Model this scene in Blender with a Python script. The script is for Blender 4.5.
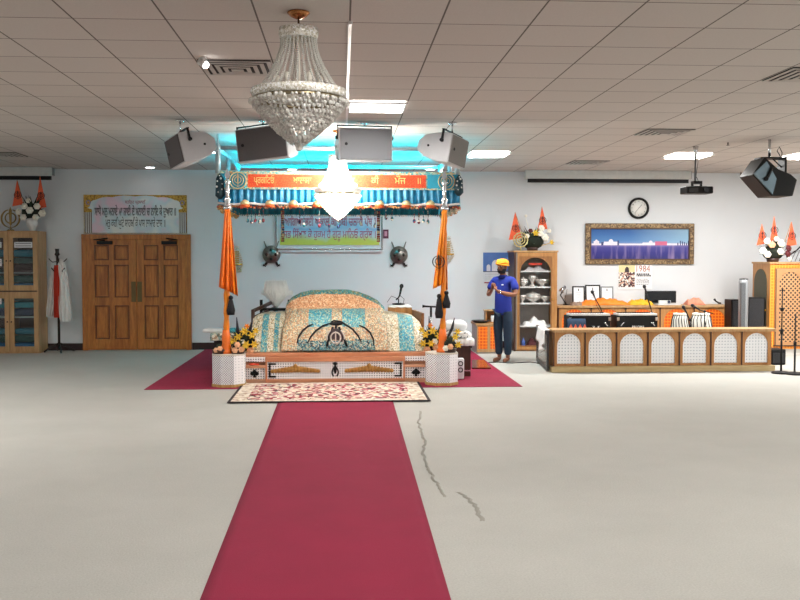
import bpy, bmesh, math, random
from mathutils import Vector, Matrix, Euler
for o in list(bpy.data.objects): bpy.data.objects.remove(o)
SC = bpy.context.scene
COL = SC.collection
PI = math.pi
R = math.radians
random.seed(7)
# ---------------------------------------------------------------- camera, world, exposure, room lights
CAM = (0.0, 0.0, 1.61); FOC = 938.0; YAW = 0.0617; PITCH = -0.043
cam_data = bpy.data.cameras.new('camera'); cam = bpy.data.objects.new('camera', cam_data); COL.objects.link(cam)
cam.location = CAM; cam.rotation_euler = Euler((PI/2 + PITCH, 0, -YAW), 'XYZ')
cam_data.sensor_width = 36.0; cam_data.lens = 36.0*FOC/800.0; cam_data.clip_end = 100
SC.camera = cam
SC.view_settings.view_transform = 'Standard'; SC.view_settings.look = 'None'
SC.view_settings.gamma = 1.0; SC.view_settings.exposure = 0.0; SC.view_settings.use_curve_mapping = False
wd = bpy.data.worlds.new('world'); SC.world = wd; wd.use_nodes = True
wd.node_tree.nodes['Background'].inputs[0].default_value = (0.9, 0.95, 1, 1)
wd.node_tree.nodes['Background'].inputs[1].default_value = 0.05
CEIL = 3.203; WALL = 16.95; XL = -8.2; XR = 9.4; YB = -4.0
GX, GY, TILE = 1.277, 6.39, 0.61
def cell(kx, ky): return GX + TILE*kx, GY + TILE*ky       # low corner of a ceiling tile
# lit ceiling panels (tile indices); those out of view are added to light the room
PANELS_SEEN = [(-2, 5, 45, 0), (1, 12, 105, 1), (6, 12, 110, 2), (9, 12, 110, 3)]
PANELS_ADDED = [(-8, -8, 14), (-8, -3, 16), (-2, -9, 30), (-2, -3, 38), (4, -9, 36), (4, -3, 50), (10, -9, 45), (10, -3, 68), (11, 3, 85), (12, 8, 85), (-10, 3, 90), (-12, 8, 45)]
LED_POWER = 95; BULB_POWER = 60; DOWN_POWER = .12

# ---------------------------------------------------------------- helpers: pixel -> point of the place
def ray(px, py):
    u = (px-400)/FOC; v = (300-py)/FOC
    c, s = math.cos(PITCH), math.sin(PITCH)
    y, z = c - v*s, s + v*c
    c, s = math.cos(YAW), math.sin(YAW)
    return (u*c + y*s, -u*s + y*c, z)
def at(px, py, Y):
    d = ray(px, py); t = Y/d[1]
    return d[0]*t, CAM[2] + d[2]*t
def X(px, Y, py=300): return at(px, py, Y)[0]
def Z(py, Y, px=400): return at(px, py, Y)[1]
def fl(px, py, h=0.0):
    d = ray(px, py); t = (h-CAM[2])/d[2]
    return d[0]*t, d[1]*t
# ---------------------------------------------------------------- helpers: materials
def lin(h):
    h = h.lstrip('#'); o = []
    for i in (0, 2, 4):
        c = int(h[i:i+2], 16)/255
        o.append(c/12.92 if c <= 0.04045 else ((c+0.055)/1.055)**2.4)
    return (*o, 1)
MATS = {}
class NT:
    def __init__(s, name):
        s.m = bpy.data.materials.new(name); s.m.use_nodes = True
        s.t = s.m.node_tree; s.b = s.t.nodes['Principled BSDF']
    def n(s, kind, **k):
        a = s.t.nodes.new(kind)
        for q, v in k.items():
            if q.startswith('i_'):
                key = q[2:]; key = int(key) if key.isdigit() else key
                a.inputs[key].default_value = v
            else: setattr(a, q, v)
        return a
    def l(s, a, b): s.t.links.new(a, b)
    def math(s, op, a, b=None, c=None):
        m = s.t.nodes.new('ShaderNodeMath'); m.operation = op
        for i, v in enumerate((a, b, c)):
            if v is None: continue
            if isinstance(v, (int, float)): m.inputs[i].default_value = v
            else: s.l(v, m.inputs[i])
        return m.outputs[0]
    def mix(s, f, a, b):
        m = s.t.nodes.new('ShaderNodeMix'); m.data_type = 'RGBA'
        if isinstance(f, (int, float)): m.inputs[0].default_value = f
        else: s.l(f, m.inputs[0])
        for i, v in ((6, a), (7, b)):
            if isinstance(v, tuple): m.inputs[i].default_value = v
            else: s.l(v, m.inputs[i])
        return m.outputs[2]
    def coord(s, kind='Object'):
        return s.t.nodes.new('ShaderNodeTexCoord').outputs[kind]
def plain(name, col, rough=0.6, metal=0.0, var=0.08, scale=12.0, bump=0.0, bscale=60.0, **kw):
    if name in MATS: return MATS[name]
    t = NT(name); c = lin(col); co = t.coord()
    nz = t.n('ShaderNodeTexNoise', i_Scale=scale, i_Detail=3.0); t.l(co, nz.inputs['Vector'])
    d = tuple(v*(1-var*2) for v in c[:3])+(1,)
    e = tuple(min(1, v*(1+var)) for v in c[:3])+(1,)
    t.l(t.mix(nz.outputs[0], d, e), t.b.inputs['Base Color'])
    t.b.inputs['Roughness'].default_value = rough; t.b.inputs['Metallic'].default_value = metal
    for k, v in kw.items(): t.b.inputs[k.replace('_', ' ')].default_value = v
    if bump:
        n2 = t.n('ShaderNodeTexNoise', i_Scale=bscale, i_Detail=4.0); t.l(co, n2.inputs['Vector'])
        b = t.n('ShaderNodeBump', i_Strength=bump, i_Distance=0.01); t.l(n2.outputs[0], b.inputs['Height'])
        t.l(b.outputs[0], t.b.inputs['Normal'])
    MATS[name] = t.m; return t.m
def wood(name, c1, c2, rough=0.45, scale=(1, 1, 0.12), s=14):
    if name in MATS: return MATS[name]
    t = NT(name); mp = t.n('ShaderNodeMapping'); mp.inputs['Scale'].default_value = scale
    t.l(t.coord(), mp.inputs[0])
    nz = t.n('ShaderNodeTexNoise', i_Scale=float(s), i_Detail=5.0, i_Distortion=1.2); t.l(mp.outputs[0], nz.inputs['Vector'])
    nw = t.n('ShaderNodeTexNoise', i_Scale=s*6.0, i_Detail=3.0); t.l(mp.outputs[0], nw.inputs['Vector'])
    f = t.math('ADD', t.math('MULTIPLY', nz.outputs[0], .7), t.math('MULTIPLY', nw.outputs[0], .3))
    r = t.n('ShaderNodeMapRange'); r.inputs[1].default_value = .35; r.inputs[2].default_value = .65; t.l(f, r.inputs[0])
    t.l(t.mix(r.outputs[0], lin(c1), lin(c2)), t.b.inputs['Base Color']); t.b.inputs['Roughness'].default_value = rough
    MATS[name] = t.m; return t.m
def lattice(name, line, hole, pitch=.03, w=.35, diag=False, rough=.45, metal=0.0, pv=None):
    if name in MATS: return MATS[name]
    t = NT(name); sp = t.n('ShaderNodeSeparateXYZ'); t.l(t.coord('UV'), sp.inputs[0])
    u, v = sp.outputs[0], sp.outputs[1]
    if diag: u, v = t.math('ADD', u, v), t.math('SUBTRACT', u, v)
    a = t.math('LESS_THAN', t.math('FRACT', t.math('ADD', t.math('DIVIDE', u, pitch), 100.)), w)
    b = t.math('LESS_THAN', t.math('FRACT', t.math('ADD', t.math('DIVIDE', v, pv or pitch), 100.)), w)
    f = t.math('MAXIMUM', a, b)
    t.l(t.mix(f, lin(hole), lin(line)), t.b.inputs['Base Color'])
    t.b.inputs['Roughness'].default_value = rough; t.b.inputs['Metallic'].default_value = metal
    bm_ = t.n('ShaderNodeBump', i_Strength=.5, i_Distance=.006); t.l(f, bm_.inputs['Height']); t.l(bm_.outputs[0], t.b.inputs['Normal'])
    MATS[name] = t.m; return t.m
def brocade(name, cols, scale=40.0, rough=.55, metal=0.0, sy=1.0, coord='UV'):
    """woven multicolour pattern: every little cell takes one of the thread colours"""
    if name in MATS: return MATS[name]
    t = NT(name); mp = t.n('ShaderNodeMapping'); mp.inputs['Scale'].default_value = (1, sy, 1)
    t.l(t.coord(coord), mp.inputs[0])
    vo = t.n('ShaderNodeTexVoronoi', i_Scale=scale); t.l(mp.outputs[0], vo.inputs['Vector'])
    sp = t.n('ShaderNodeSeparateColor'); t.l(vo.outputs['Color'], sp.inputs[0])
    cr = t.n('ShaderNodeValToRGB'); cr.color_ramp.interpolation = 'CONSTANT'
    n = len(cols); e = cr.color_ramp.elements
    while len(e) < n: e.new(0.5)
    for i, c in enumerate(cols): e[i].position = i/n; e[i].color = lin(c)
    t.l(sp.outputs[0], cr.inputs[0]); t.l(cr.outputs[0], t.b.inputs['Base Color'])
    t.b.inputs['Roughness'].default_value = rough; t.b.inputs['Metallic'].default_value = metal
    MATS[name] = t.m; return t.m
def glow(name, col, strength):
    if name in MATS: return MATS[name]
    t = NT(name); t.b.inputs['Base Color'].default_value = lin(col)
    t.b.inputs['Emission Color'].default_value = lin(col); t.b.inputs['Emission Strength'].default_value = strength
    MATS[name] = t.m; return t.m
# ---------------------------------------------------------------- helpers: meshes
class MB:
    def __init__(s): s.bm = bmesh.new(); s.mi = 0; s.sm = False
    def face(s, vs, smooth=None):
        try: f = s.bm.faces.new(vs)
        except ValueError: return None
        f.material_index = s.mi; f.smooth = s.sm if smooth is None else smooth
        return f
    def v(s, p): return s.bm.verts.new(p)
    def box(s, x0, x1, y0, y1, z0, z1):
        return s.bx(((x0+x1)/2, (y0+y1)/2, (z0+z1)/2), (abs(x1-x0), abs(y1-y0), abs(z1-z0)))
    def bx(s, c, d, rot=None, taper=1.0):
        m = rot.to_matrix() if isinstance(rot, Euler) else (rot or Matrix.Identity(3)); c = Vector(c); vs = []
        for k in (-.5, .5):
            q = taper if k > 0 else 1
            for i, j in ((-.5, -.5), (.5, -.5), (.5, .5), (-.5, .5)):
                vs.append(s.v(c + m @ Vector((i*d[0]*q, j*d[1]*q, k*d[2]))))
        for f in ((3, 2, 1, 0), (4, 5, 6, 7), (0, 1, 5, 4), (1, 2, 6, 5), (2, 3, 7, 6), (3, 0, 4, 7)):
            s.face([vs[i] for i in f], False)
        return s
    def tube(s, pts, r, n=8, cap=True, smooth=True):
        pts = [Vector(p) for p in pts]; N = len(pts)
        rs = r if isinstance(r, (list, tuple)) else [r]*N
        t0 = (pts[1]-pts[0]).normalized()
        up = Vector((0, 0, 1)) if abs(t0.z) < .9 else Vector((1, 0, 0))
        a = t0.cross(up).normalized(); rings = []
        for i, p in enumerate(pts):
            t = (pts[min(i+1, N-1)] - pts[max(i-1, 0)])
            if t.length < 1e-9: t = t0
            t.normalize()
            a = (a - t*a.dot(t)); a = a.normalized() if a.length > 1e-6 else t.orthogonal().normalized()
            b = t.cross(a)
            rings.append([s.v(p + (a*math.cos(2*PI*k/n) + b*math.sin(2*PI*k/n))*rs[i]) for k in range(n)])
        for i in range(N-1):
            for k in range(n):
                s.face([rings[i][k], rings[i][(k+1) % n], rings[i+1][(k+1) % n], rings[i+1][k]], smooth)
        if cap: s.face(rings[0][::-1], False); s.face(rings[-1], False)
        return s
    def cyl(s, p0, p1, r0, r1=None, n=14, smooth=True): return s.tube([p0, p1], [r0, r0 if r1 is None else r1], n, True, smooth)
    def lathe(s, prof, c=(0, 0, 0), n=24, smooth=True, rot0=0.0, sx=1.0, sy=1.0, ring=False):
        if ring: prof = list(prof)+[prof[0]]
        rings = []
        for r, z in prof:
            if r < 1e-6: rings.append([s.v((c[0], c[1], c[2]+z))])
            else: rings.append([s.v((c[0]+sx*r*math.cos(rot0+2*PI*k/n), c[1]+sy*r*math.sin(rot0+2*PI*k/n), c[2]+z)) for k in range(n)])
        for A, B in zip(rings, rings[1:]):
            for k in range(n):
                a = [A[k % len(A)], A[(k+1) % len(A)]] if len(A) > 1 else [A[0]]
                b = [B[(k+1) % len(B)], B[k % len(B)]] if len(B) > 1 else [B[0]]
                if len(a)+len(b) > 2: s.face(a+b, smooth)
        if ring: return s
        if len(rings[0]) > 1: s.face(rings[0][::-1], False)
        if len(rings[-1]) > 1: s.face(rings[-1], False)
        return s
    def ball(s, c, r, n=10, m=6, rot=None):
        rr = r if isinstance(r, (tuple, list)) else (r, r, r); c = Vector(c); rings = []
        M_ = rot.to_matrix() if rot else Matrix.Identity(3)
        for i in range(m+1):
            th = PI*i/m
            if i in (0, m): rings.append([s.v(c + M_ @ Vector((0, 0, rr[2]*math.cos(th))))])
            else: rings.append([s.v(c + M_ @ Vector((rr[0]*math.sin(th)*math.cos(2*PI*k/n), rr[1]*math.sin(th)*math.sin(2*PI*k/n), rr[2]*math.cos(th)))) for k in range(n)])
        for A, B in zip(rings, rings[1:]):
            for k in range(n):
                a = [A[(k+1) % len(A)], A[k % len(A)]] if len(A) > 1 else [A[0]]
                b = [B[k % len(B)], B[(k+1) % len(B)]] if len(B) > 1 else [B[0]]
                s.face(a+b, True)
        return s
    def gem(s, c, r, h=None):
        h = h or r; c = Vector(c)
        t, b = s.v(c+Vector((0, 0, h))), s.v(c-Vector((0, 0, h)))
        q = [s.v(c+Vector((r*math.cos(PI/2.5*k), r*math.sin(PI/2.5*k), 0))) for k in range(5)]
        for k in range(5): s.face([q[k], q[(k+1) % 5], t], False); s.face([q[(k+1) % 5], q[k], b], False)
        return s
    def prism(s, poly, y0, y1, axis='y'):
        """poly in (x,z), extruded in y; axis 'z': poly in (x,y), extruded in z"""
        f = (lambda p, q: (p[0], q, p[1])) if axis == 'y' else (lambda p, q: (p[0], p[1], q))
        A = [s.v(f(p, y0)) for p in poly]; B = [s.v(f(p, y1)) for p in poly]; n = len(poly)
        s.face(A, False); s.face(B[::-1], False)
        for i in range(n): s.face([A[(i+1) % n], A[i], B[i], B[(i+1) % n]], False)
        return s
    def ringplate(s, outer, inner, y0, y1):
        n = len(outer)
        V_ = [[s.v((p[0], y, p[1])) for p in P] for P in (outer, inner) for y in (y0, y1)]
        of, ob, jf, jb = V_
        for i in range(n):
            j = (i+1) % n
            s.face([of[i], of[j], jf[j], jf[i]], False); s.face([ob[j], ob[i], jb[i], jb[j]], False)
            s.face([of[j], of[i], ob[i], ob[j]], False); s.face([jf[i], jf[j], jb[j], jb[i]], False)
        return s
    def archframe(s, x0, x1, z0, z1, a0, a1, b0, b1, y0, y1, n=12):
        """flat board with an arched opening a0..a1, b0..b1 (b1 the crown)"""
        rr = (a1-a0)/2; cx = (a0+a1)/2; zc = b1-rr; inner = [(a0, b0), (a1, b0)]; outer = [(x0, z0), (x1, z0)]
        for k in range(n+1):
            th = PI*k/n; inner.append((cx+rr*math.cos(th), zc+rr*math.sin(th)))
            q = k/n
            if q < .25: outer.append((x1, zc+(z1-zc)*q/.25))
            elif q <= .75: outer.append((x1+(x0-x1)*(q-.25)/.5, z1))
            else: outer.append((x0, z1+(zc-z1)*(q-.75)/.25))
        return s.ringplate(outer, inner, y0, y1)
    def grid(s, P, closed=False, smooth=True):
        V_ = [[s.v(p) for p in row] for row in P]
        for i in range(len(V_)-1):
            n = len(V_[i])
            for j in range(n if closed else n-1):
                s.face([V_[i][j], V_[i][(j+1) % n], V_[i+1][(j+1) % n], V_[i+1][j]], smooth)
        return V_
    def done(s, name, mats, parent=None, bevel=0.0, solid=0.0, uv=True, weld=False):
        bm = s.bm
        if weld: bmesh.ops.remove_doubles(bm, verts=bm.verts, dist=1e-4)
        if uv:
            L = bm.loops.layers.uv.new('UVMap'); bm.normal_update()
            for f in bm.faces:
                n = f.normal; h = Vector((n.x, n.y, 0))
                for lp in f.loops:
                    p = lp.vert.co
                    if h.length < .35: lp[L].uv = (p.x, p.y)
                    elif abs(n.y) >= abs(n.x)*.9 or f.smooth and abs(n.y) > .2: lp[L].uv = (p.x, p.z)
                    else: lp[L].uv = (p.y, p.z)
        me = bpy.data.meshes.new(name); bm.to_mesh(me); bm.free()
        for m in (mats if isinstance(mats, (list, tuple)) else [mats]): me.materials.append(m)
        o = bpy.data.objects.new(name, me); COL.objects.link(o)
        if parent: o.parent = parent
        if bevel:
            b = o.modifiers.new('bevel', 'BEVEL'); b.width = bevel; b.segments = 2; b.limit_method = 'ANGLE'
        if solid:
            b = o.modifiers.new('solid', 'SOLIDIFY'); b.thickness = solid
        return o
def thing(name, label, cat, loc=(0, 0, 0), rz=0.0, group=None, rot=None):
    o = bpy.data.objects.new(name, None); COL.objects.link(o); o.empty_display_size = .1
    o.location = loc; o.rotation_euler = rot or (0, 0, rz)
    o['label'] = label; o['category'] = cat
    if group: o['group'] = group
    return o
def tag(o, label, cat, group=None, loc=None, rz=None):
    o['label'] = label; o['category'] = cat
    if group: o['group'] = group
    if loc: o.location = loc
    if rz is not None: o.rotation_euler = (0, 0, rz)
    return o
def struct(o): o['kind'] = 'structure'; return o
def copy_tree(o, parent=None):
    c = o.copy(); COL.objects.link(c)
    if parent: c.parent = parent
    for ch in [q for q in bpy.data.objects if q.parent == o]: copy_tree(ch, c)
    return c
def clone(o, label, loc, rz=None, group=None):
    c = copy_tree(o); c.location = loc; c['label'] = label
    if rz is not None: c.rotation_euler = (0, 0, rz)
    if group: c['group'] = group
    return c
def text(s, name, size, mat, parent=None, loc=(0, 0, 0), ex=.002, sx=1.0, width=None, rot=(PI/2, 0, 0), name_obj=None):
    """lettering as real thin letters standing on a surface; faces -y by default"""
    cu = bpy.data.curves.new('lettering', 'FONT'); cu.body = s; cu.size = size; cu.extrude = ex
    cu.align_x = 'CENTER'; cu.align_y = 'CENTER'; cu.resolution_u = 2
    if 'ਚ' in s: cu.fill_mode = 'NONE'; cu.extrude = 0; cu.bevel_depth = size*.022; cu.bevel_resolution = 0; cu.resolution_u = 1
    to = bpy.data.objects.new('tmp', cu); COL.objects.link(to)
    bpy.context.view_layer.update()
    me = bpy.data.meshes.new_from_object(to.evaluated_get(bpy.context.evaluated_depsgraph_get()))
    bpy.data.objects.remove(to)
    if width and len(me.vertices):
        xs = [v.co.x for v in me.vertices]; w = max(xs)-min(xs); c = (max(xs)+min(xs))/2
        for v in me.vertices: v.co.x = (v.co.x-c)*width/w
    me.materials.clear(); me.materials.append(mat)
    o = bpy.data.objects.new(name, me); COL.objects.link(o); o.rotation_euler = rot; o.location = loc; o.scale = (sx, 1, 1)
    if parent: o.parent = parent
    return o
def khanda(mb, cx, cz, s, y, t=.006, r=None):
    """double edged sword, ring and two crossed curved swords, facing -y"""
    r = r or .045*s
    mb.prism([(cx, cz+.62*s), (cx+.07*s, cz+.45*s), (cx+.045*s, cz-.3*s), (cx+.012*s, cz-.34*s), (cx+.03*s, cz-.55*s), (cx-.03*s, cz-.55*s),
              (cx-.012*s, cz-.34*s), (cx-.045*s, cz-.3*s), (cx-.07*s, cz+.45*s)], y-t, y+t)
    mb.tube([(cx+.27*s*math.cos(a), y, cz+.05*s+.27*s*math.sin(a)) for a in [2*PI*k/20 for k in range(21)]], r*.8, 6)
    for q in (-1, 1):
        pts = []
        for k in range(13):
            a = R(75-k*13.5); rad = .47*s
            pts.append((cx+q*(rad*math.cos(a)), y-t*.5*q, cz+.02*s+rad*math.sin(a)))
        pts.append((cx-q*.16*s, y-t*.5*q, cz-.58*s))
        mb.tube(pts, [r*(.25+.9*math.sin(PI*min(1, .12+k/14))) for k in range(14)], 6)
ORD = ['leftmost', 'second from the left', 'third from the left', 'fourth from the left', 'fifth from the left', 'sixth from the left', 'rightmost']
# ---------------------------------------------------------------- shared materials
WHT = plain('white_paint', '#e8e8e6', .5); BLK = plain('black_plastic', '#09090b', .5, var=.2, Specular_IOR_Level=.3); CHR = plain('chrome', '#d8dadd', .18, 1.0, var=.05)
GLD = plain('gold_metal', '#d9a743', .28, .9, var=.2, scale=40); GLASS = None
t = NT('clear_glass'); _tr = t.n('ShaderNodeBsdfTransparent'); _gl = t.n('ShaderNodeBsdfGlossy', i_Roughness=.03); _mx = t.n('ShaderNodeMixShader', i_0=.025)
t.l(_tr.outputs[0], _mx.inputs[1]); t.l(_gl.outputs[0], _mx.inputs[2]); t.l(_mx.outputs[0], t.t.nodes['Material Output'].inputs[0]); GLASS = t.m
OAK = wood('pale_oak', '#c19a6c', '#a57c4f'); WD = wood('honey_wood', '#bd8952', '#a06c3a'); DOORW = wood('red_oak', '#c47a34', '#96541f', .4)
DKW = wood('dark_wood', '#4a2a1c', '#2e1812', .4)
ORG = plain('orange_cloth', '#f0821a', .6, var=.15, scale=8); RED_OR = plain('red_orange_cloth', '#e2482a', .6, var=.12, scale=8)
WCL = plain('white_cloth', '#ecebe8', .8, var=.06, bump=.2, bscale=30); BKC = plain('black_cloth', '#15141a', .8, var=.3)
GREEN = plain('leaf_green', '#24391f', .5, var=.35, scale=30); WFL = plain('white_petal', '#f0ebdc', .6, var=.1, scale=30)
YFL = plain('yellow_petal', '#e9c034', .55, var=.15, scale=30); PFL = plain('peach_petal', '#efb48a', .6, var=.15, scale=30); DRF = plain('dark_red_petal', '#5f141c', .6, var=.2)
TEAL = brocade('teal_brocade', ['#1f8fa8', '#2aa6b8', '#157a96', '#c9c8a4'], 70)
ORLAT = lattice('orange_lattice', '#f98a1e', '#d9560c', .055, .22)
# ================================================================ STRUCTURE
def floor_mat():
    t = NT('beige_carpet'); co = t.coord()
    n1 = t.n('ShaderNodeTexNoise', i_Scale=.9, i_Detail=5.0, i_Roughness=.65); t.l(co, n1.inputs[0])
    n2 = t.n('ShaderNodeTexNoise', i_Scale=90.0, i_Detail=3.0); t.l(co, n2.inputs[0])
    r = t.n('ShaderNodeMapRange'); r.inputs[1].default_value = .3; r.inputs[2].default_value = .7; t.l(n1.outputs[0], r.inputs[0])
    c = t.mix(r.outputs[0], lin('#b4b2ab'), lin('#bebcb5'))
    r2 = t.n('ShaderNodeMapRange'); r2.inputs[1].default_value = .3; r2.inputs[2].default_value = .7; t.l(n2.outputs[0], r2.inputs[0])
    t.l(t.mix(t.math('MULTIPLY', r2.outputs[0], .35), c, lin('#8f8b82')), t.b.inputs['Base Color'])
    t.b.inputs['Roughness'].default_value = .95
    b = t.n('ShaderNodeBump', i_Strength=.35, i_Distance=.008); t.l(n2.outputs[0], b.inputs['Height']); t.l(b.outputs[0], t.b.inputs['Normal'])
    return t.m
FLOOR = floor_mat()
def ceil_mat():
    t = NT('ceiling_tiles'); sp = t.n('ShaderNodeSeparateXYZ'); t.l(t.coord(), sp.inputs[0])
    fs = []; ids = []
    for ax, g in ((0, GX), (1, GY)):
        q = t.math('DIVIDE', t.math('SUBTRACT', sp.outputs[ax], g), TILE)
        fr = t.math('FRACT', t.math('ADD', q, 100.5)); fs.append(t.math('LESS_THAN', t.math('ABSOLUTE', t.math('SUBTRACT', fr, .5)), .010))
        ids.append(t.math('FLOOR', t.math('ADD', q, 100.0)))
    f = t.math('MAXIMUM', fs[0], fs[1])
    cb = t.n('ShaderNodeCombineXYZ'); t.l(ids[0], cb.inputs[0]); t.l(ids[1], cb.inputs[1])
    wn = t.n('ShaderNodeTexWhiteNoise'); t.l(cb.outputs[0], wn.inputs[0])
    nz = t.n('ShaderNodeTexNoise', i_Scale=70.0, i_Detail=4.0); t.l(t.coord(), nz.inputs[0])
    c = t.mix(wn.outputs[0], lin('#c7beb7'), lin('#cbc2bb'))
    c = t.mix(t.math('MULTIPLY', nz.outputs[0], .25), c, lin('#8d837b'))
    t.l(t.mix(f, c, lin('#5f554f')), t.b.inputs['Base Color']); t.b.inputs['Roughness'].default_value = .9
    b = t.n('ShaderNodeBump', i_Strength=.3, i_Distance=.004); t.l(nz.outputs[0], b.inputs['Height']); t.l(b.outputs[0], t.b.inputs['Normal'])
    return t.m
WALLM = plain('wall_paint', '#dde0e3', .75, var=.02, scale=2, bump=.03)
def sbox(name, x0, x1, y0, y1, z0, z1, m): return struct(MB().box(x0, x1, y0, y1, z0, z1).done(name, m))
sbox('floor', XL, XR, YB, WALL, -.1, 0, FLOOR)
sbox('ceiling', XL, XR, YB, WALL, CEIL, CEIL+.1, ceil_mat())
sbox('wall_back', XL-.1, XR+.1, WALL, WALL+.12, -.1, CEIL+.1, WALLM)
sbox('wall_left', XL-.12, XL, YB, WALL, -.1, CEIL+.1, WALLM)
sbox('wall_right', XR, XR+.12, YB, WALL, -.1, CEIL+.1, WALLM)
sbox('wall_front', XL-.1, XR+.1, YB-.12, YB, -.1, CEIL+.1, WALLM)
BASEM = plain('dark_baseboard', '#2c1416', .5)
dx0, dx1 = X(83, WALL), X(191.5, WALL)
sbox('baseboard_left', XL, dx0-.01, WALL-.02, WALL, 0, .125, BASEM)
sbox('baseboard_back', dx1+.01, XR, WALL-.02, WALL, 0, .125, BASEM)
# raceway running along the ceiling grid
cx = GX-2*TILE
sbox('trim_1', cx-.011, cx+.013, 6.35, 11.6, CEIL-.022, CEIL, plain('raceway_white', '#fbf3f2', .35, var=.02))
# ---- double door
def make_door():
    top = Z(235.5, WALL, 137); W0, W1 = dx0, dx1; y = WALL
    m = MB(); m.box(W0, W0+.09, y-.06, y, 0, top).box(W1-.09, W1, y-.06, y, 0, top).box(W0, W1, y-.065, y, top-.07, top+.02)
    d = struct(m.done('door_1', DOORW, bevel=.006))
    mid = (W0+W1)/2; H = top-.07
    for q, (a, b) in enumerate(((W0+.09, mid-.003), (mid+.003, W1-.09))):
        m = MB(); m.box(a, b, y-.03, y-.005, .01, H)
        w = b-a; s = .13
        mo = []; rows = [(.2, .80), (.94, 1.52), (1.60, H-.1)]
        # stiles and rails around six sunk panels
        m.box(a, a+s, y-.055, y-.03, .01, H).box(b-s, b, y-.055, y-.03, .01, H).box((a+b)/2-.045, (a+b)/2+.045, y-.0545, y-.03, .01, H)
        for z0, z1 in ((.01, .2), (.80, .94), (1.52, 1.60), (H-.1, H)): m.box(a+s, b-s, y-.054, y-.03, z0, z1)
        for z0, z1 in rows:
            for p0, p1 in ((a+s, (a+b)/2-.045), ((a+b)/2+.045, b-s)):
                m.bx(((p0+p1)/2, y-.034, (z0+z1)/2), (p1-p0-.07, .014, z1-z0-.07)); mo.append((p0, p1, z0, z1))
        lf = m.done('door_leaf', DOORW, d, bevel=.004)
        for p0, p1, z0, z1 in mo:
            g = MB(); g.ringplate([(p0, z0), (p1, z0), (p1, z1), (p0, z1)], [(p0+.02, z0+.02), (p1-.02, z0+.02), (p1-.02, z1-.02), (p0+.02, z1-.02)], y-.048, y-.032); g.done('groove_shade', wood('groove_shade_oak', '#7d4620', '#5c3014'), lf)  # added dark strips: the shade of the panel grooves as darker wood
        pl = plain('aged_brass', '#6a5a3a', .45, .7)
        px = b-.05 if q == 0 else a+.05
        MB().box(px-.04, px+.04, y-.06, y-.0551, .86, 1.22).done('push_plate', pl, lf)
        m = MB(); kx = a+.32 if q == 0 else b-.28
        m.box(kx-.13, kx+.13, y-.11, y-.056, H-.09, H-.03); m.tube([(kx, y-.08, H-.02), (kx+(.16 if q else -.16), y-.2, H-.01), (kx-(.05 if q else -.05), y-.06, H+.02)], .01, 6)
        m.done('door_closer', BLK, lf)
make_door()
# ---- retracted screens hanging under the ceiling at the wall
for nm, a, b, lab in (('projection_screen', X(-60, 16.65, 170), X(53, 16.65, 170), 'retracted projection screen case under the ceiling in the dim left corner'),
                      ('projection_screen', X(525, 16.65, 172), X(690, 16.65, 172), 'long retracted projection screen case on the wall above the clock')):
    th = thing(nm, lab, 'projection screen', ((a+b)/2, 16.65, CEIL-.17), group='retracted projection screens'); w = (b-a)/2
    MB().box(-w, w, -.07, .07, .02, .17).done('housing', plain('screen_case', '#c9c9c6', .5), th, bevel=.01)
    MB().box(-w+.05, w-.03, -.02, .02, -.045, .02).done('bottom_bar', BLK, th)
    MB().box(w, w+.012, -.06, .06, .03, .16).done('end_cap', plain('grey_cap', '#8b8b8b', .5), th)
# ---- ceiling light panels
PANEL_GLOW = glow('panel_glow', '#fffdf8', 9.0)
LN = ['square lit ceiling panel just right of the crystal chandelier', 'lit ceiling panel between the canopy and the wall clock', 'lit ceiling panel behind the projector pole', 'lit ceiling panel at the right edge beside the black loudspeaker']
def panel_light(kx, ky, power, label, seen):
    x, y = cell(kx, ky)
    th = thing('ceiling_light', label, 'ceiling light', (x+TILE/2, y+TILE/2, CEIL), group='square ceiling light panels'); h = TILE/2-.012
    o, i = [(-h, -h), (h, -h), (h, h), (-h, h)], [(-h+.02, -h+.02), (h-.02, -h+.02), (h-.02, h-.02), (-h+.02, h-.02)]
    m = MB(); m.ringplate(o, i, 0, .018); f = m.done('frame', WHT, th); f.rotation_euler = (-PI/2, 0, 0); f.location = (0, 0, -.018)
    MB().box(-h+.02, h-.02, -h+.02, h-.02, -.014, -.002).done('diffuser', PANEL_GLOW, th)
    L = bpy.data.lights.new('panel_lamp', 'AREA'); L.shape = 'SQUARE'; L.size = .54; L.energy = power; L.color = (1, .985, .96)
    lo = bpy.data.objects.new('panel_lamp', L); COL.objects.link(lo); lo.parent = th; lo.location = (0, 0, -.03)
for kx, ky, p, i in PANELS_SEEN: panel_light(kx, ky, p, LN[i], True)
for j, (kx, ky, p) in enumerate(PANELS_ADDED): panel_light(kx, ky, p, 'added lit ceiling panel outside the picture, number %s' % ['one','two','three','four','five','six','seven','eight','nine','ten','eleven','twelve'][j], False)
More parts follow.
